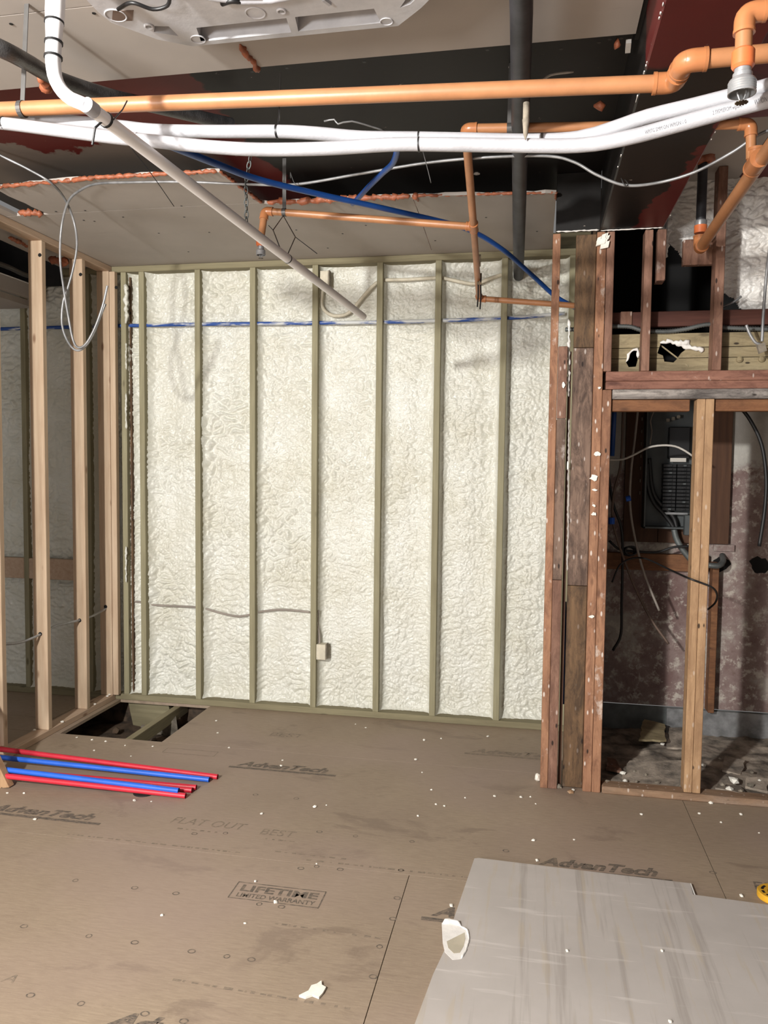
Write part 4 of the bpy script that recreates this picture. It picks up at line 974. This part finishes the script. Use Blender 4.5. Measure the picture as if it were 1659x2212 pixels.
for px, py in ((322,55),(608,22)):
    ring(atz(px,py,ZA+.001), 0.008, 0.0135, 0.005); MB().lathe([(0.006,0),(0.005,0.004)], atz(px,py,ZA), (0,0,-1), 10).build('bolt', MAT['galv'], unit)
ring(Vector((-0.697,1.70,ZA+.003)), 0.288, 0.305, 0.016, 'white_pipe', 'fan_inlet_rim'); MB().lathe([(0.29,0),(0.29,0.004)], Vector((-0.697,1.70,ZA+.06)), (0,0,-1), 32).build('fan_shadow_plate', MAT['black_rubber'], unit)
cab = spline([atz(255,20,ZA-.01), atz(285,6,ZA-.02), atz(330,20,ZA-.025), atz(362,12,ZA-.02), atz(372,-10,ZA-.01), atz(420,-14,ZA-.01), atz(560,-6,ZA-.01)], 0.01)
MB().tube(cab, 0.005, 8).build('black_cable', MAT['zip'], unit, True)
MB().tube(spline([atz(480,8,ZA-.008), atz(500,2,ZA-.014), atz(525,4,ZA-.008)], 0.01), 0.007, 8).build('connector', MAT['zip'], unit, True)
MB().obox(atz(265,34,ZA-.0008), (0.028,0.004,0), (-0.014,0.022,0), (0,0,0.0006)).build('brown_tape', MAT['cable_brown'], unit)
MB().obox(Vector((-1.045,2.165,ZA+0.02)), (0.05,0.033,0), (-0.004,0.006,0), (0,0,0.006)).build('bracket', MAT['galv'], unit)
for k in range(6):
    p = Vector((-0.375,2.135,ZA+.03)).lerp(Vector((-0.255,2.02,ZA+.03)), k/5); MB().obox(p, (0.007,0.006,0), (0.004,-.004,0), (0,0,0.012)).build('coil_fin', MAT['galv'], unit)
MB().obox(atz(706,4,ZA-.004), (0.006,0.012,0), (0.004,-.002,0), (0,0,0.004)).build('clip', MAT['white_pipe'], unit)

# ---- wiring and boxes in the back wall
tubing('foamed_cable', [at(px, py, 4.975) for px, py in ((699,620),(694,650),(700,670),(720,682),(745,680),(762,668),(785,640),(812,612),(835,605),(880,604),(945,600),(968,603),(1000,610),(1028,613),(1060,601),(1088,592))], 0.011, 'foamed_cable', 'foam-coated white cable looping near the top of the back wall', 'cable')
tubing('wall_cable', [at(px, py, 4.985) for px, py in ((278,1300),(300,1300),(325,1306),(370,1309),(415,1311),(440,1314),(480,1325),(510,1331),(530,1330),(560,1322),(600,1317),(640,1319),(668,1322)) ], 0.007, 'cable_grey', 'grey cable half buried low in the foam of the back wall', 'cable')
tubing('wall_cable', [at(px, py, 4.97) for px, py in ((688,1318),(686,1345),(690,1372),(690,1392))], 0.008, 'cable_grey', 'short grey cable dropping into the outlet box on the back wall', 'cable')
for (x0, x1, y0, y1, lab) in ((681,703,1425,1393,'foam-splattered outlet box low on the back wall'), (691,709,620,584,'foam-splattered junction box at the top of the back wall')):
    pa, pb = at(x0, y0, 4.93), at(x1, y1, 4.93)
    e = empty('electrical_box', Vector(((pa.x+pb.x)/2, 4.95, pa.z)), lab, 'box')
    MB().box(pa.x, pb.x, 4.93, 4.99, pa.z, pb.z, 0.003).build('box_body', MAT['foamed_cable'], e); MB().box(pb.x+.001, pb.x+0.006, 4.932, 4.985, pa.z+.005, pb.z+.003).build('box_side', MAT['stone'], e)
for y, z in ((4.15, atx(95,1367,XP-.046).z), (4.562, atx(178,1338,XP-.046).z), (4.876, atx(248,1304,XP-.046).z)):
    MB().lathe([(0.0125,0),(0.0125,0.001)], Vector((XP-.046, y-0.0002, z)), (0,-1,0), 14).build('bored_hole', MAT['void'], wall_left)
for px, py, y in ((86,551,4.15),(174,593,4.562),(251,621,4.876)):
    p = at(px, py, y); MB().lathe([(0.011,0),(0.011,0.001)], Vector((p.x, y-0.0002, p.z)), (0,-1,0), 12).build('knot_hole', MAT['void'], wall_left)

# ---- loose pipes on the floor
def rod(p, q, zl, zr, mat, label, r=0.0135):
    a, b = atz(*p, zl), atz(*q, zr)
    d = (b-a); a2 = a - d.normalized()*0.5
    m = MB().tube([a2, b], r, 16, caps=False); m.tube([b, a2], r*0.72, 16, caps=False)
    dn = d.normalized()
    o = m.build('floor_pipe', MAT[mat], None, autosmooth=True, label=label, cat='pipe', group='loose pipes on the floor')
    MB().tube([b-dn*0.004, b-dn*0.003], r*0.74, 14).build('bore', MAT['zip'], o)
    return o
rod((0,1618),(470,1678),0.075,0.0145,'red_rod','farthest red pipe of the bundle lying on the floor')
rod((0,1636),(452,1684),0.062,0.0145,'blue_rod','blue pipe lying right against the farthest red pipe')
rod((0,1664),(424,1701),0.050,0.0145,'red_rod','red pipe half hidden behind the nearer blue pipe')
rod((0,1666),(415,1707),0.052,0.0145,'red_rod','red pipe directly under the end of the nearer blue pipe')
rod((0,1661),(386,1708),0.075,0.036,'blue_rod','blue pipe resting on top of the nearer red pipes')
rod((0,1675),(401,1719),0.056,0.0145,'red_rod','nearest red pipe of the bundle on the floor')
pb = atz(6,1703,0)
MB().obox(pb+Vector((-0.17,0.02,0.30)), (0.045,0,0.008), (0,0.019,0), (-0.16,0,0.30)).build('leaning_board', MAT['amber_stud'], None, label='pine board leaning at the left edge in front of the floor pipes', cat='board')
MB().lathe([(0.055,0),(0.05,0.004),(0.02,0.006)], atz(312,1712,0), (0,0,1), 20).build('rubber_disc', MAT['black_rubber'], None, label='flat black rubber disc under the nearest red pipe end', cat='disc')

# ---- drywall sheet on the floor
S = [atz(*p, 0.013) for p in ((1025,1852),(1490,1908),(1497,1932))]
o1 = (-0.211,3.203); left = torn([(-0.31,2.183),(-0.285,2.42)], 0.002, 0.05, 2)
poly = [(-0.445,0.80),(1.62,0.80),(1.75,3.03),(0.636,3.094),(0.640,3.178),(0.2,3.19),(-0.195,3.203),(-0.211,3.196),(-0.262,2.62),(-0.272,2.60),(-0.262,2.56),(-0.285,2.42),(-0.31,2.18)]
t = empty('drywall_sheet', (0.6, 2.0, 0), 'scuffed grey drywall sheet lying on the floor in the foreground', 'drywall')
MB().prism(poly, 0.0006, 0.0125).build('board', MAT['sheet'], t)
MB().box(0.6405, 0.644, 3.094, 3.178, 0.0006, 0.0128).build('cut_edge', MAT['drywall_white'], t)
m = MB(); rr = random.Random(8)
tp = [(-0.285,2.735),(-0.262,2.76),(-0.23,2.74),(-0.19,2.71),(-0.182,2.66),(-0.185,2.60),(-0.198,2.545),(-0.225,2.535),(-0.255,2.57),(-0.268,2.62)]
tp = [(x-.006, y-0.03) for x, y in tp]
m.prism(tp, 0.0124, 0.0134).build('gouge', MAT['drywall_white'], t)
lumpy([(x, y, 0.0135) for x, y in tp[1:7]], 0.0035, 'drywall_white', 'torn_paper', t, 60)
lumpy([(x, y, 0.016) for x, y in ((-0.285,2.70),(-0.26,2.72),(-0.22,2.70))], 0.009, 'drywall_white', 'torn_paper', t, 61)
inner = [(x*0.72-0.064, y*0.72+0.735) for x, y in tp]
MB().prism(inner[3:10], 0.0133, 0.0139).build('brown_core', MAT['paper_tan'], t)
# yellow tape case at the far right edge of the sheet
c = Vector((0.948,3.155,0)); t = empty('tape_roll', c, 'round yellow tape roll lying at the right edge behind the drywall sheet', 'tape')
MB().lathe([(0.062,0),(0.066,0.004),(0.066,0.022),(0.062,0.026),(0.03,0.026),(0.028,0.022),(0.028,0)], c, (0,0,1), 32).build('tape_body', MAT['yellow'], t, autosmooth=True)
for a0_, a1_ in ((2.2,2.9),(3.1,3.5),(3.7,4.4)):
    k = 8; m = MB(); vs = [(c.x+r*math.cos(a0_+(a1_-a0_)*j/k), c.y+r*math.sin(a0_+(a1_-a0_)*j/k), 0.0265) for r in (0.042,0.052) for j in range(k+1)]
    m.add(vs, [(j, j+1, k+2+j, k+1+j) for j in range(k)]).build('printed_mark', MAT['zip'], t)

# ---- crumbs of foam and plaster on the floor
CRUMBS = [(166,1594),(199,1599),(228,1602),(270,1611),(283,1634),(203,1622),(330,1613),(467,1558),(470,1584),(495,1616),(607,1655),(565,1759),(768,1565),(790,1573),(610,1643),(680,1744),(705,1740),(290,1731),(327,1732),(75,1771),(350,1978),(552,1905),(595,1950),(684,1867),(529,1995),(916,1600),(953,1596),(1033,1564),(1054,1592),(898,1642),(912,1669),(932,1707),(1005,1724),(960,1742),(1068,1721),(1146,1722),(1125,1723),(1157,1737),(1240,1815),(1152,1816),(903,1763),(942,1738),(1385,1760),(1510,1758),(1558,1778),(1640,1800),(1160,1860),(1602,1937),(1238,1708),(1080,1562),(16,1714),(52,1714),(975,1958),(1600,1760)]
rr = random.Random(12)
def crumb(c, s, name='foam_crumb', mat='crumb', flat=0.6, seed=0):
    rr = random.Random(seed); bm = bmesh.new(); bmesh.ops.create_icosphere(bm, subdivisions=1, radius=1)
    for v in bm.verts: v.co = Vector((v.co.x*s*rr.uniform(.6,1.3), v.co.y*s*rr.uniform(.6,1.3), max(v.co.z, -0.7)*s*flat*rr.uniform(.7,1.2)))
    mz = min(v.co.z for v in bm.verts)
    for v in bm.verts: v.co += Vector(c) + Vector((0,0,-mz))
    return MB().bm(bm)
for i, (px, py) in enumerate(CRUMBS):
    where = ('beside the floor opening' if px < 360 and py < 1640 else 'in front of the loose floor pipes' if px < 360 and py < 1780 else 'at the foot of the back wall' if py < 1605 and px < 1120 else
             'around the large plaster chip' if py > 1860 and px < 760 else 'in front of the closet sill' if px > 1300 and py < 1830 else 'beside the drywall sheet' if px > 940 and py > 1780 else
             'in front of the first red studs' if px > 1050 else 'between floor pipes and middle lettering' if px < 830 else 'on the middle of the open floor')
    crumb(atz(px, py), rr.uniform(0.005, 0.0105), seed=i).build('foam_crumb', MAT['crumb'], None, label='tiny white foam crumb on the subfloor ' + where, cat='crumb', group='foam crumbs on the subfloor')
for i, (px, py) in enumerate([(1225,2055),(1430,2055),(1448,2208)]):
    crumb(atz(px, py, 0.0126), 0.007, seed=90+i).build('foam_crumb', MAT['crumb'], None, label='tiny white crumb lying on the grey drywall sheet', cat='crumb', group='crumbs on the drywall sheet')
c = atz(680,2142); m = MB().prism([(c.x+dx*.9, c.y+dy*.9) for dx, dy in ((-0.045,-0.04),(-0.02,-0.045),(0.0,-0.028),(0.025,-0.036),(0.032,-0.012),(0.035,0.02),(0.018,0.028),(0.01,0.05),(-0.002,0.03),(-0.018,0.018),(-0.02,-0.01),(-0.03,-0.022))], 0.001, 0.008)
m.build('plaster_chip', MAT['crumb'], None, label='large ragged white plaster chip in the foreground', cat='chip')
for i, (px, py, lab) in enumerate(((1160,1688,'white foam shard leaning at the foot of the first red stud'), (1207,1702,'grey plaster lump between the stud feet'), (1232,1712,'reddish wood splinter at the foot of the dark plank'), (1535,1735,'white plaster curl in front of the sill plate'))):
    crumb(atz(px, py), 0.018, flat=(1.6,.9,.5,.4)[i], seed=120+i).build('debris_chip', MAT[('crumb','stone','amber_stud','crumb')[i]], None, label=lab, cat='debris')
# crumbs resting on the pine plate
for i, (px, py) in enumerate([(75,1578),(135,1560),(205,1522),(232,1505),(236,1502)]):
    crumb(atz(px, py, 0.0382), 0.011, seed=160+i).build('foam_crumb', MAT['crumb'], None, label='white foam crumb resting on the pine bottom plate', cat='crumb', group='foam crumbs on the plate')

# ---- rubble under the floor opening
RUB = [((345,1578),0.09),((300,1585),0.06),((330,1595),0.05),((365,1555),0.05),((280,1590),0.045),((250,1575),0.05),((310,1565),0.04)]
for i, ((px, py), s) in enumerate(RUB):
    p = atz(px, py, -0.16); p.y = min(p.y, 5.0); crumb(p-Vector((0,0,.03)), s*0.6, flat=0.8, seed=200+i).build('rubble_stone', MAT['stone' if i % 3 == 0 else 'dirt'], None, label='rough rubble stone in the dirt under the floor opening', cat='stone', group='rubble under the floor')
p = atz(366,1566,-0.12); MB().obox(p, (0.04,0.03,0.0), (-0.02,0.035,0.012), (0.0,-.012,0.05)).build('concrete_block', MAT['stone'], None, label='tilted grey concrete block under the floor opening', cat='block')

# ---- closet contents: breaker panel
yp = 4.90
px0, px1 = at(1394,1000,yp).x, at(1512,1000,yp).x; pz0, pz1 = at(1450,1143,yp).z, 2.07
t = empty('breaker_panel', ((px0+px1)/2, 4.96, pz0), 'open grey breaker panel with rows of black breakers in the closet', 'breaker panel')
MB().box(px0, px1, 4.995, 5.003, pz0, pz1).build('back_plate', MAT['panel_grey'], t)
for n_, (a, b, c_, d) in (('side_flange',(px0,px0+0.012,pz0,pz1)),('side_flange',(px1-0.012,px1,pz0,pz1)),('bottom_flange',(px0,px1,pz0,pz0+0.012)),('top_flange',(px0,px1,pz1-0.012,pz1))):
    MB().box(a, b, yp, 4.995, c_, d, 0.002).build(n_, MAT['panel_grey'], t)
bxa, bxm, bxb = at(1431,1050,4.93).x, at(1461,1050,4.93).x, at(1492,1050,4.93).x
z_t, z_b = at(1460,1002,4.93).z, at(1460,1104,4.93).z
for c_, (a, b) in enumerate(((bxa, bxm), (bxm, bxb))):
    n = 13
    for i in range(n):
        za = z_b + (z_t-z_b)*i/n; zc = z_b + (z_t-z_b)*(i+1)/n
        o = MB().box(a+.002, b-.002, 4.93, 4.99, za+.0015, zc-.0015, 0.002).build('breaker', MAT['breaker'], t)
        MB().box((a+b)/2-.004, (a+b)/2+.012, 4.918, 4.93, (za+zc)/2-.004, (za+zc)/2+.005).build('toggle', MAT['panel_grey'] if (i*7+c_) % 5 == 0 else MAT['breaker'], o)
MB().box(bxa+.03, bxb-.01, 4.94, 4.99, z_t+.03, z_t+.22, 0.004).build('main_breaker', MAT['breaker'], t)
MB().box(bxa+.04, bxb-.03, 4.935, 4.94, z_t+.012, z_t+.035).build('rating_label', MAT['cable_white'], t)
for k in range(3): MB().box(bxa+.01+.03*k, bxa+.03+.03*k, 4.93, 4.95, z_t+.25+.01*k, z_t+.27+.01*k, 0.003).build('terminal_lug', MAT['stone'], t)
MB().box(bxa+.01, bxb-.01, 4.93, 4.95, z_b-.022, z_b-.008, 0.002).build('neutral_bar', MAT['galv'], t)
MB().tube(spline([at(px,py,4.94) for px,py in ((1398,1000),(1400,1050),(1412,1085),(1432,1108),(1448,1128),(1456,1142))], .01), 0.013, 10).build('service_cable', MAT['black_rubber'], t, True)
MB().tube(spline([at(px,py,4.95) for px,py in ((1402,990),(1408,1050),(1420,1080),(1442,1102),(1456,1120),(1462,1142))], .01), 0.013, 10).build('service_cable', MAT['black_rubber'], t, True)
MB().box(at(1476,1130,4.9).x, at(1498,1130,4.9).x, 4.86, 4.90, at(1480,1156,4.88).z, at(1480,1112,4.88).z, 0.004).build('small_cover_box', MAT['panel_grey'], t)
MB().tube(spline([at(px,py,4.94) for px,py in ((1456,1143),(1462,1165),(1475,1188),(1495,1212))], .01), 0.018, 12).build('conduit_elbow', MAT['galv_dull'], t, True)
for k in range(9): MB().box(px0-0.018, px0-0.012, 4.985, 5.0, pz0+0.2+.075*k, pz0+.22+.075*k).build('knockout', MAT['stone'], t)
def cable(pts, r, mat, label, name='loose_cable'):
    return MB().tube(spline(pts, 0.02), r, 8).build(name, MAT[mat], None, True, label=label, cat='cable')
c = cable([at(px,py,4.7) for px,py in ((1378,885),(1371,950),(1363,1020),(1361,1090),(1371,1160),(1392,1240),(1424,1319))], 0.007, 'cable_grey', 'long grey cable hanging in front of the breaker panel board')
MB().tube([at(1352,1078,4.69), at(1362,1076,4.69)], 0.016, 10).build('blue_tape', MAT['blue_tape'], c)
c = cable([at(px,py,4.75) for px,py in ((1346,885),(1341,1000),(1327,1060),(1323,1115),(1335,1170),(1368,1260),(1405,1335),(1444,1391))], 0.007, 'cable_brown', 'longest brown cable hanging across the closet wall')
MB().tube([at(1321,1118,4.74), at(1321,1132,4.74)], 0.018, 10).build('blue_tape', MAT['blue_tape'], c)
cable([at(px,py,4.6) for px,py in ((1312,993),(1345,992),(1370,982),(1400,967),(1430,962),(1458,964),(1480,974),(1496,985))], 0.006, 'cable_white', 'pale cable arching across the front of the breaker panel')
cable([at(px,py,4.85) for px,py in ((1314,1030),(1325,1090),(1342,1140),(1345,1200),(1343,1300),(1341,1370),(1324,1405))], 0.008, 'black_rubber', 'black cable hanging down the left side of the closet')
cable([at(px,py,4.88) for px,py in ((1316,1168),(1335,1185),(1358,1190),(1380,1192),(1420,1193),(1455,1182),(1492,1180))], 0.007, 'black_rubber', 'black cable running level below the breaker panel')
cable([at(px,py,Y) for px,py,Y in ((1322,1258,4.6),(1338,1222,4.6),(1362,1207,4.6),(1395,1207,4.55),(1450,1232,4.3),(1485,1248,4.0),(1515,1259,3.99),(1540,1270,4.0),(1549,1285,4.1),(1545,1302,4.2),(1530,1316,4.3))], 0.005, 'black_rubber', 'thin black cable wrapped across the front of the double stud')
cable([at(px,py,4.6) for px,py in ((1600,880),(1622,910),(1645,960),(1655,1030),(1652,1100),(1640,1180))], 0.010, 'black_rubber', 'thick dark cable curving down the right side of the closet')
cable([at(px,py,4.9) for px,py in ((1404,960),(1408,930),(1405,910),(1412,890),(1425,880))], 0.004, 'cable_grey', 'thin grey wire curling at the top of the breaker panel')
t = empty('coiled_cable', at(1358,1195,4.85), 'small black coil of cable on the closet blocking', 'cable')
for k in range(4):
    c0 = at(1358,1191,4.86)+Vector((0.004*k,-0.006*k,0.002*k)); MB().tube([c0+Vector((0.034*math.cos(a),0.004*math.sin(2*a),0.026*math.sin(a))) for a in [2*math.pi*j/16 for j in range(17)]], 0.006, 6, caps=False).build('coil_turn', MAT['black_rubber'], t, True)
MB().tube(spline([at(1530,1221,4.9), at(1552,1222,4.9), at(1562,1212,4.95), at(1560,1200,5.04)], .01), 0.017, 12).build('wall_pipe_elbow', MAT['galv_dull'], None, True, label='dull metal pipe elbow coming out of the closet wall', cat='pipe')
for px, py, r in ((1558,1218,0.05),(1640,1222,0.055)):
    bmk = MB(); k = 14; rq = random.Random(px); q = at(px,py,YC-.001); bmk.prism([(q.x+r*math.cos(2*math.pi*j/k)*rq.uniform(.7,1.2), q.z+r*math.sin(2*math.pi*j/k)*rq.uniform(.7,1.1)) for j in range(k)], YC-.0025, YC-.0005, axis=1).build('broken_hole', MAT['void'], wall_closet)
# rubble and board scraps on the closet floor
SL = [((1335,1690),(1478,1690),(1485,1650),(1360,1640),0.05,'debris','broad flat plaster slab lying near the front of the closet'),
      ((1380,1590),(1440,1588),(1436,1562),(1392,1556),0.10,'tan_board','tan board scrap leaning at the back of the closet'),
      ((1440,1600),(1485,1605),(1485,1575),(1445,1572),0.06,'debris','grey plaster slab by the sheet metal skirting'),
      ((1310,1655),(1345,1660),(1330,1635),(1312,1632),0.05,'brown_stud','dark splintered board end beside the closet studs'),
      ((1545,1700),(1610,1712),(1600,1690),(1550,1685),0.045,'debris','cracked plaster slab right of the double stud'),
      ((1560,1655),(1600,1665),(1610,1640),(1565,1630),0.045,'debris','small plaster slab deeper in the closet'),
      ((1610,1690),(1659,1702),(1659,1680),(1612,1675),0.05,'debris','plaster slab at the right edge of the closet floor')]
for i, (*q, z, mt, lab) in enumerate(SL):
    cs = [atz(px, py, z) for px, py in q]; cs = torn([(p.x, p.y) for p in cs] + [(cs[0].x, cs[0].y)], 0.008, 0.04, 70+i)[:-1]
    rr = random.Random(i); tx, ty = rr.uniform(-.12,.12), rr.uniform(-.15,.15); mx = sum(p[0] for p in cs)/len(cs); my = sum(p[1] for p in cs)/len(cs)
    m = MB().prism(cs, z-0.012, z); m.v = [(x, y, zz + (x-mx)*tx + (y-my)*ty - 0.012) for x, y, zz in m.v]
    m.build('plaster_slab' if mt == 'debris' else 'board_scrap', MAT[mt], None, label=lab, cat='debris')
for i, (px, py, s) in enumerate([(1575,1708,.022),(1460,1672,.016),(1395,1676,.012),(1350,1688,.012),(1375,1690,.010),(1420,1693,.014),(1585,1690,.03),(1620,1700,.02),(1500,1590,.02),(1450,1585,.018),(1480,1620,.014),(1555,1640,.012),(1640,1690,.016),(1310,1690,.014),(1370,1668,.012),(1440,1655,.02),(1405,1650,.012),(1470,1700,.012),(1345,1672,.016),(1560,1698,.016),(1600,1712,.014),(1520,1655,.012),(1625,1670,.012),(1475,1580,.014),(1430,1610,.014)]):
    crumb(atz(px, py, 0.03), s, flat=.7, seed=300+i).build('plaster_chunk', MAT['crumb' if i % 3 == 0 else 'stone'], None, label=('small white' if i % 3 == 0 else 'small grey') + ' plaster chunk on the closet floor ' + ('left' if px < 1500 else 'right') + ' of the double stud', cat='rubble', group='plaster chunks in the closet')
